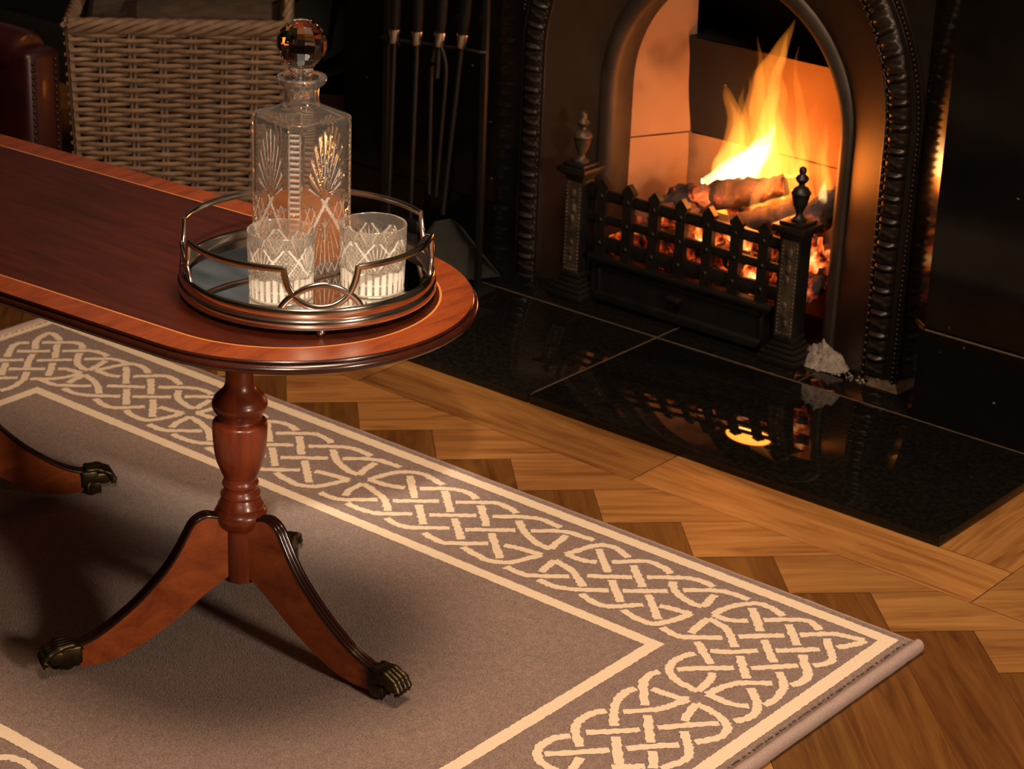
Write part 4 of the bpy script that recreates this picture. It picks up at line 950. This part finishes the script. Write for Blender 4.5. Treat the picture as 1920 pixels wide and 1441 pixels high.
# ------------------------------------------------------------------ square decanter
DCX, DCY, DROT = -1.7655, 1.8265, R(-9)
dec = thing('decanter', (DCX, DCY, MZ), 'square cut-glass decanter with round stopper, part filled with amber whisky', 'decanter', rz=0)
def sqpt(s, hw, ch):
    """point on chamfered square, s in 0..8 : even = face, odd = chamfer; returns (x,y), normal, (kind, t)"""
    k = int(s) % 8; t = s-int(s); q = k//2
    if k % 2 == 0:
        p = Vector((hw, (t-0.5)*2*(hw-ch))); nrm = Vector((1, 0)); kind = 0
    else:
        p = Vector((hw-ch*t, (hw-ch)+ch*t)); nrm = Vector((1, 1)).normalized(); kind = 1
    a = q*PI/2; c, s_ = math.cos(a), math.sin(a)
    rt = lambda v: Vector((v.x*c-v.y*s_, v.x*s_+v.y*c))
    return rt(p), rt(nrm), kind, t
def dec_cut(kind, t, z, HB):
    v = z/HB
    if kind == 1:
        if v < 0.03 or v > 0.955: return 0.0
        if t < 0.12 or t > 0.88: return 0.55
        ph = (z % 0.0066)/0.0066; return 1.0-abs(ph-0.5)*1.9
    u = (t-0.5)*2
    if v < 0.02 or v > 0.95: return 0.0
    if abs(u) > 0.9: return 0.0
    dv = (v-0.50)*2.1                                     # in face half-widths
    a_ = math.atan2(u, dv); rr = math.hypot(u, dv)
    up = 0.0
    if dv > -0.02 and abs(a_) < R(74) and 0.04 < rr < 0.97*(1.0-0.22*abs(a_)):
        k_ = a_/R(14.5); fr = abs(k_-round(k_)); up = max(0.0, 1-fr*3.4)*min(1, rr*3)
    # crossing mitres through the centre and hatched diamonds below
    cr = 1.0 if (abs(dv+0.04-u*0.62) < 0.045 or abs(dv+0.04+u*0.62) < 0.045) and -0.62 < dv < 0.04 else 0.0
    low = 0.0
    if dv < -0.04:
        if abs(a_) > R(128) and rr < 0.9:
            k_ = (PI-abs(a_))/R(13); fr = abs(k_-round(k_)); low = 0.8*max(0.0, 1-fr*3)*min(1, rr*3)
        elif dv < -0.1 or abs(u) > 0.4: low = 0.8*hatch(u*0.7, dv*0.7, 5.0)
    return max(up, cr, low)
bm = NB(); cl = bm.verts.layers.float.new('cut'); HB, HW, CH = 0.1835, 0.0445, 0.0098
S = []
for k in range(8):
    q = 56 if k % 2 == 0 else 12
    S += [k+i/q for i in range(q)]
n = len(S)
def dring(hw, ch, z, cut=False, circ_mix=0.0, rad=0.02):
    row = []
    for s in S:
        p, nr, kind, t = sqpt(s, hw, ch)
        cu = 0.0
        if cut: cu = dec_cut(kind, t, z, HB); p = p-nr*0.0017*cu
        if circ_mix > 0: p = p*(1-circ_mix)+p.normalized()*rad*circ_mix
        a = DROT; x, y = p.x*math.cos(a)-p.y*math.sin(a), p.x*math.sin(a)+p.y*math.cos(a)
        v_ = bm.verts.new((DCX+x, DCY+y, MZ+z)); row.append(v_)
        if cut: v_[cl] = cu
    return row
rows = [dring(0.036, 0.008, 0.0012), dring(0.042, 0.009, 0.0003), dring(0.0437, CH, 0.0012)]
for j in range(131): rows.append(dring(HW, CH, 0.002+(HB-0.004)*j/130, True))
rows += [dring(0.0437, CH, HB-0.0003), dring(0.0425, 0.0095, HB+0.0012)]
for t in (0.12, 0.3, 0.5, 0.7, 0.85, 0.95): rows.append(dring(0.0425, 0.0095, HB+0.0012+0.0105*(t**1.3), circ_mix=t, rad=0.0205))
for r, z in ((0.0203, HB+0.0145), (0.0196, HB+0.018), (0.0198, HB+0.026), (0.0204, HB+0.0315), (0.0225, HB+0.0335), (0.0265, HB+0.0365), (0.0287, HB+0.0405), (0.0288, HB+0.043), (0.0275, HB+0.0445), (0.0225, HB+0.0445), (0.0195, HB+0.043), (0.0165, HB+0.034), (0.0152, HB+0.018)): rows.append(dring(0.0425, 0.0095, z, circ_mix=1.0, rad=r))
# cavity
HI, CI = HW-0.0052, 0.0090
rows.append(dring(HI-0.002, CI, HB+0.0075, circ_mix=0.9, rad=0.0165))
rows.append(dring(HI-0.002, CI, HB+0.0025, circ_mix=0.45, rad=0.018)); rows.append(dring(HI-0.0015, CI, HB-0.0025)); rows.append(dring(HI, CI, HB-0.006))
for j in range(1, 14): rows.append(dring(HI, CI, (HB-0.006)+(0.020-(HB-0.006))*j/13))
rows.append(dring(HI-0.002, CI-0.001, 0.0145)); rows.append(dring(HI-0.012, 0.006, 0.0125))
for a, b in zip(rows, rows[1:]):
    for i in range(n):
        j = (i+1) % n; bm.faces.new((a[i], a[j], b[j], b[i]))
bm.faces.new(rows[0][::-1]); bm.faces.new(rows[-1])
build('bottle', bm, M['glass_bottle'], dec, 28)
bm = NB(); LV = 0.083
rows = [dring(HI-0.0123, 0.006, 0.0129), dring(HI-0.0023, CI-0.001, 0.0149), dring(HI-0.0003, CI, 0.0204)] + [dring(HI-0.0003, CI, 0.0204+(LV-0.0204)*j/6) for j in range(1, 7)]
for a, b in zip(rows, rows[1:]):
    for i in range(n):
        j = (i+1) % n; bm.faces.new((a[i], a[j], b[j], b[i]))
bm.faces.new(rows[0][::-1]); bm.faces.new(rows[-1])
tag(build('whisky', bm, M['whisky'], dec, 35), 'amber whisky filling the lower half')
bm = NB()
t_ = bmesh.new(); bmesh.ops.create_uvsphere(t_, u_segments=14, v_segments=9, radius=0.0284)
bmesh.ops.translate(t_, verts=t_.verts, vec=(DCX, DCY, MZ+HB+0.0815))
merge(bm, t_)
zb = MZ+HB+0.0815
lathe(bm, [(0.0, -0.0272), (0.0148, -0.0255), (0.0132, -0.030), (0.0128, -0.036), (0.0150, -0.0445), (0.0144, -0.060), (0.0, -0.0615)], 40, (DCX, DCY, zb))
# melt ball and stem into one outline: keep the ball, lift the stem top inside it
build('stopper', bm, M['glass_clear'], dec, 8)
# ------------------------------------------------------------------ wicker log basket
BL, BR = Vector((-3.212, 2.712, 0)), Vector((-2.925, 2.985, 0))
bx = (BR-BL).normalized(); by = Vector((-bx.y, bx.x, 0)); BW = (BR-BL).length; BD = 0.26; BH = 0.40
BC = (BL+BR)/2+by*(BD/2)
basket = thing('log_basket', (BC.x, BC.y, 0), 'rectangular brown wicker log basket behind the coffee table', 'basket')
def bp(s, z, off=0.0):
    """point on basket wall; s runs round the perimeter from the left front corner"""
    k = 1-0.07*(1-z/BH); w_, d_ = BW*k, BD*k
    L = [w_, d_, w_, d_]; c = [(-w_/2, -d_/2), (w_/2, -d_/2), (w_/2, d_/2), (-w_/2, d_/2)]; dirs = [(1, 0), (0, 1), (-1, 0), (0, -1)]; ns = [(0, -1), (1, 0), (0, 1), (-1, 0)]
    i = int(s) % 4; t = s-int(s)
    x = c[i][0]+dirs[i][0]*L[i]*t+ns[i][0]*off; y = c[i][1]+dirs[i][1]*L[i]*t+ns[i][1]*off
    return BC+bx*x+by*y+Vector((0, 0, z))
bm = NB()
sides = [(0, 7), (1, 5), (2, 7), (3, 5)]
rowsN = 40; dz = (BH-0.022)/rowsN
for r_ in range(rowsN):
    z = 0.008+dz*r_
    for side, ns_ in sides:
        pts = []
        K = ns_*8
        ph0 = (r_ % 2)*PI
        jz = rnd.uniform(-0.0008, 0.0008)
        for i in range(K+1):
            t = i/K; pts.append(bp(side+min(t, 0.9999), z+jz+0.0007*math.sin(t*9+r_*1.7), 0.0058*math.cos(t*ns_*PI+ph0)+0.001))
        tube(bm, pts, 0.0042*rnd.uniform(0.88, 1.08), 6)
build('weave', bm, M['wicker'], basket, 60)
bm = NB()
for side, ns_ in sides:
    for k in range(ns_+1):
        s = side+min(k/ns_, 0.9999)
        for o in (-0.004, 0.004):
            a, b = bp(s, 0.004), bp(s, BH-0.012); dd = bx*o if side % 2 == 0 else by*o
            tube(bm, [a+dd, b+dd], 0.0033, 6)
build('stakes', bm, M['wicker'], basket, 60)
bm = NB()
for side, ns_ in sides:
    a, b, c, d = bp(side, 0.01, -0.014), bp(side+0.9999, 0.01, -0.014), bp(side+0.9999, BH-0.02, -0.014), bp(side, BH-0.02, -0.014)
    bm.faces.new([bm.verts.new(p) for p in (a, b, c, d)])
bm.faces.new([bm.verts.new(bp(s, 0.012, -0.006)) for s in (0, 1, 2, 3)])
build('lining', bm, M['wicker_dark'], basket)
bm = NB()
for side, ns_ in sides:
    Ln = BW if side % 2 == 0 else BD
    for k in range(5):
        pts = []
        for i in range(61):
            t = i/60; a = t*Ln/0.16*2*PI+k*2*PI/5
            pts.append(bp(side+min(t, 0.9999), BH-0.008+0.0105*math.sin(a), 0.0085*math.cos(a)))
        tube(bm, pts, 0.0058, 6)
build('braided_rim', bm, M['wicker'], basket, 60)
bm = NB()
hp = rcr([bp(1.05, BH, 0.0), bp(1.12, BH+0.05, 0.004), bp(1.5, BH+0.085, 0.004), bp(1.88, BH+0.05, 0.004), bp(1.95, BH, 0.0)], 6)
for k in range(3):
    tube(bm, [p+Vector((0.005*math.cos(i*0.9+k*2.1), 0.005*math.sin(i*0.9+k*2.1), 0)) for i, p in enumerate(hp)], 0.0048, 6)
build('handle', bm, M['wicker'], basket, 60)
# logs in it: rest on basket lining
def wood_log(a, b, r, label, split=False, seed=0):
    a, b = Vector(a), Vector(b); bm = NB(); n = 18
    sect = circ(r, 20) if not split else [(r*math.cos(t), -r*math.sin(t)) for t in [PI*i/10 for i in range(11)]]
    sweep(bm, [a.lerp(b, i/(n-1)) for i in range(n)], sect)
    for v in bm.verts:
        c = a.lerp(b, max(0, min(1, (v.co-a).dot(b-a)/(b-a).length_squared))); d = v.co-c
        v.co = c+d*(1+0.10*noise.noise(v.co*16+Vector((seed, 0, 0)))+0.05*noise.noise(v.co*50))
    ax = (b-a).normalized(); bm.normal_update()
    for f in bm.faces:
        if abs(f.normal.dot(ax)) > 0.8 or len(f.verts) > 8: f.material_index = 1
    tag(build('log', bm, [M['bark'], M['logwood']], smooth=50, base=tuple((a+b)/2)), label, 'log')
def bl(x, y, z): return BC+bx*x+by*y+Vector((0, 0, z))
wood_log(bl(-0.15, -0.035, 0.12), bl(0.15, -0.03, 0.12), 0.066, 'dark log lying low in the wicker basket', seed=3)
wood_log(bl(-0.14, 0.062, 0.22), bl(0.15, 0.06, 0.22), 0.045, 'dark log at the back of the wicker basket', seed=7)
wood_log(bl(-0.075, -0.03, 0.345), bl(0.172, -0.025, 0.36), 0.074, 'thick dark-barked log on top at the right of the basket', seed=11)
wood_log(bl(-0.155, -0.04, 0.25), bl(-0.115, 0.0, 0.50), 0.040, 'pale split log standing up at the left of the basket', True, seed=5)
bm = None

# ------------------------------------------------------------------ coal scuttle
SC = Vector((-3.03, 3.262, 0))
hod = thing('coal_scuttle', tuple(SC), 'black round coal scuttle standing between the log basket and the chimneypiece', 'coal scuttle')
bm = NB(); lathe(bm, [(0.0, 0.004), (0.080, 0.004), (0.083, 0.0), (0.087, 0.006), (0.098, 0.19), (0.100, 0.22), (0.096, 0.218), (0.083, 0.01), (0.0, 0.008)], 40, tuple(SC))
build('bucket', bm, M['rust'], hod, 50)
tilt = Vector((0, 0, 1)).rotation_difference(Vector((0.62, -0.64, 0.46)).normalized()).to_matrix().to_4x4()
bm = NB(); lathe(bm, [(0.070, -0.075), (0.088, -0.03), (0.108, -0.004), (0.1155, -0.001), (0.1165, 0.001), (0.1155, 0.003), (0.106, 0.001), (0.084, -0.028), (0.066, -0.072), (0.0, -0.085)], 56, (-3.098, 3.25, 0.335), tilt, cap=False)
mo = build('mouth', bm, M['hod'], hod, 50)
bm = NB(); lathe(bm, [(0.1150, 0.0), (0.1162, 0.0022), (0.1174, 0.0), (0.1162, -0.0022), (0.1150, 0.0)], 64, (-3.098, 3.25, 0.335), tilt, cap=False); build('rolled_rim', bm, M['pan'], mo, 60)
bm = NB(); tube(bm, rcr([(SC.x-0.09, SC.y+0.03, 0.2), (SC.x-0.07, SC.y+0.06, 0.42), (SC.x, SC.y+0.07, 0.47), (SC.x+0.07, SC.y+0.06, 0.42), (SC.x+0.09, SC.y+0.03, 0.2)], 6), 0.005, 8)
build('bail_handle', bm, M['hod'], hod, 60)
# ------------------------------------------------------------------ companion stand and fire irons
TY = 2.945
stand = thing('fire_tool_stand', (-2.53, TY, HZ), 'black iron stand holding four fire irons at the left of the hearth', 'fire tool stand')
for x in (-2.640, -2.418):
    bm = NB(); box(bm, (x, TY, 0.34), (0.012, 0.008, 0.64), bev=0.001); build('upright', bm, M['iron_tool'], stand, 40)
bm = NB(); tube(bm, rcr([(-2.646, TY-0.008, 0.437), (-2.60, TY-0.010, 0.440), (-2.45, TY-0.010, 0.452), (-2.425, TY-0.010, 0.4525), (-2.414, TY-0.002, 0.4525)], 5), 0.0035, 8); build('hook_rail', bm, M['iron_tool'], stand, 60)
bm = NB(); box(bm, (-2.53, TY, 0.655), (0.25, 0.03, 0.014), bev=0.003); build('top_bar', bm, M['iron_tool'], stand, 40)
for x in (-2.640, -2.418):
    bm = NB(); box(bm, (x, TY, HZ+0.012), (0.034, 0.10, 0.024), bev=0.004) if x < -2.5 else box(bm, (x, TY-0.005, HZ+0.005), (0.03, 0.08, 0.010), bev=0.003); build('foot', bm, M['iron_tool'], stand, 40)
def tool(name, x, zt, label, xb, zb, extra):
    y = TY-0.020
    root = thing(name, (x, y, zt), label, 'fire iron', 'fire irons hanging on the stand')
    d = (Vector((xb, y-0.004, zb))-Vector((x, y, zt)))
    def at(t): return Vector((x, y, zt))+d*t
    bm = NB(); tube(bm, [at(-0.03), at(1.0)], 0.0042, 10); build('shaft', bm, M['iron_tool'], root, 60)
    u = -d.normalized(); Rt = Vector((0, 0, 1)).rotation_difference(u).to_matrix().to_4x4()
    bm = NB(); lathe(bm, [(0.0065, -0.014), (0.0078, -0.012), (0.0082, 0.0), (0.0105, 0.008), (0.0105, 0.011), (0.008, 0.012)], 20, at(0), Rt); build('collar', bm, M['nickel'], root, 50)
    bm = NB(); lathe(bm, [(0.008, 0.012), (0.010, 0.03), (0.0095, 0.10), (0.012, 0.13), (0.009, 0.145), (0.0, 0.15)], 16, at(0), Rt); build('handle', bm, M['hod'], root, 60)
    extra(root, at)
def tip_poker(root, at):
    bm = NB(); lathe(bm, [(0, 0), (0.003, 0.015), (0.0042, 0.04)], 10, at(1.0)-Vector((0, 0, 0.03))); build('point', bm, M['iron_tool'], root, 60)
def tip_brush(root, at):
    bm = NB(); p = at(1.0); box(bm, p-Vector((0, 0, 0.012)), (0.05, 0.018, 0.024), bev=0.004); b = build('brush_head', bm, M['iron_tool'], root, 50)
    bm = NB()
    for i in range(10):
        for j in range(3): tube(bm, [p+Vector((-0.021+i*0.0046, -0.006+j*0.006, -0.024)), p+Vector((-0.024+i*0.0053, -0.008+j*0.008, -0.068))], 0.002, 5)
    build('bristles', bm, M['iron_black'], b, 60)
def tip_tongs(root, at):
    p = at(0.17)
    for s in (-1, 1):
        bm = NB(); q = rcr([p, p+Vector((s*0.010, 0, -0.012)), p+Vector((s*0.016, 0, -0.05)), p+Vector((s*0.012-0.006, 0.002, -0.17)), p+Vector((s*0.008-0.010, 0.003, -0.27))], 6); tube(bm, q, 0.0036, 8); build('arm', bm, M['iron_tool'], root, 60)
def tip_shovel(root, at):
    p = at(1.0); bm = NB(); rows = []
    # pan leaning back: narrow shoulders at the shaft, wide lip on the hearth
    lip_l, lip_r = Vector((-2.512, 2.925, HZ+0.0035)), Vector((-2.398, 2.985, HZ+0.03))
    sh_l, sh_r = p+Vector((-0.026, -0.004, -0.030)), p+Vector((0.026, 0.012, -0.012))
    for t in (0, 0.08, 0.2, 0.4, 0.6, 0.8, 1.0):
        a, b = sh_l.lerp(lip_l, t), sh_r.lerp(lip_r, t)
        if t == 0: a, b = p.lerp(a, 0.5), p.lerp(b, 0.5)
        nrm = Vector((0.3, -0.8, 0.4)).normalized(); dep = 0.012*(1-abs(2*t-1)**3)+0.004
        row = [a+nrm*dep*1.6]+[a.lerp(b, k/8)-nrm*dep*0.0 for k in range(9)]+[b+nrm*dep*1.6]
        rows.append([bm.verts.new(q) for q in row])
    for A, B in zip(rows, rows[1:]):
        for i in range(len(A)-1): bm.faces.new((A[i], A[i+1], B[i+1], B[i]))
    g = bmesh.ops.solidify(bm, geom=bm.faces[:], thickness=0.002)
    bmesh.ops.recalc_face_normals(bm, faces=bm.faces[:])
    build('pan', bm, M['pan'], root, 40)
tool('poker', -2.605, 0.450, 'poker with nickel collar, leftmost on the fire iron stand', -2.611, 0.06, tip_poker)
tool('hearth_brush', -2.553, 0.456, 'hearth brush with nickel collar, second from the left on the stand', -2.557, 0.13, tip_brush)
tool('fire_tongs', -2.502, 0.463, 'fire tongs with two long arms, third from the left on the stand', -2.503, 0.395, tip_tongs)
tool('fire_shovel', -2.452, 0.470, 'fire shovel with broad grey pan resting on the hearth, rightmost on the stand', -2.482, 0.155, tip_shovel)

# ------------------------------------------------------------------ red leather armchair, mostly outside the frame
CX, CYc = -3.33, 2.17
chair = thing('armchair', (CX, CYc, 0), 'dark red leather armchair with nailhead trim beyond the far end of the table', 'armchair')
def arm(y0):
    bm = NB(); box(bm, (CX-0.01, y0, 0.27), (0.76, 0.075, 0.34), bev=0.012); 
    lathe(bm, [(0.0, -0.37), (0.035, -0.368), (0.042, -0.355), (0.042, 0.33), (0.035, 0.343), (0.0, 0.345)], 24, (CX-0.01, y0, 0.425), Matrix.Rotation(PI/2, 4, 'Y'))
    a = build('arm', bm, M['leather'], chair, 50)
    for sy in (-1, 1):
        bm = NB()
        for k in range(27): ico(bm, (CX+0.371, y0+sy*0.024, 0.115+k*0.0118), 0.0045, 1, (0.6, 1, 1))
        build('nailhead_trim', bm, M['nail'], a, 80)
arm(2.445); arm(1.905)
bm = NB(); box(bm, (CX-0.02, CYc, 0.2), (0.72, 0.42, 0.2), bev=0.015); build('seat_frame', bm, M['leather'], chair, 50)
bm = NB(); box(bm, (CX+0.02, CYc, 0.355), (0.62, 0.40, 0.12), bev=0.04, seg=4); build('seat_cushion', bm, M['leather'], chair, 60)
bm = NB(); nu, nv = 48, 48; g = []
for i in range(nu+1):
    row = []
    for j in range(nv+1):
        u, v = i/nu, j/nv; y = CYc-0.235+0.47*u; z = 0.34+0.62*v
        a, b = (u*4+v*4), (u*4-v*4); tuft = abs(math.sin(PI*a/1.0))*abs(math.sin(PI*b/1.0))
        row.append(bm.verts.new((CX-0.27-0.09*v+0.035*tuft**0.5*min(1, 8*u, 8*(1-u)), y, z)))
    g.append(row)
for i in range(nu):
    for j in range(nv): bm.faces.new((g[i][j], g[i+1][j], g[i+1][j+1], g[i][j+1]))
box(bm, (CX-0.37, CYc, 0.62), (0.07, 0.47, 0.68), rot=Matrix.Rotation(R(-8), 4, 'Y'))
build('tufted_back', bm, M['leather'], chair, 60)
for x in (-0.32, 0.31):
    for y in (-0.24, 0.24):
        bm = NB(); lathe(bm, [(0.0, 0.0), (0.014, 0.0), (0.016, 0.01), (0.024, 0.09), (0.026, 0.105), (0.0, 0.105)], 16, (CX+x, CYc+y, 0)); build('leg', bm, M['darkwood'], chair, 50)
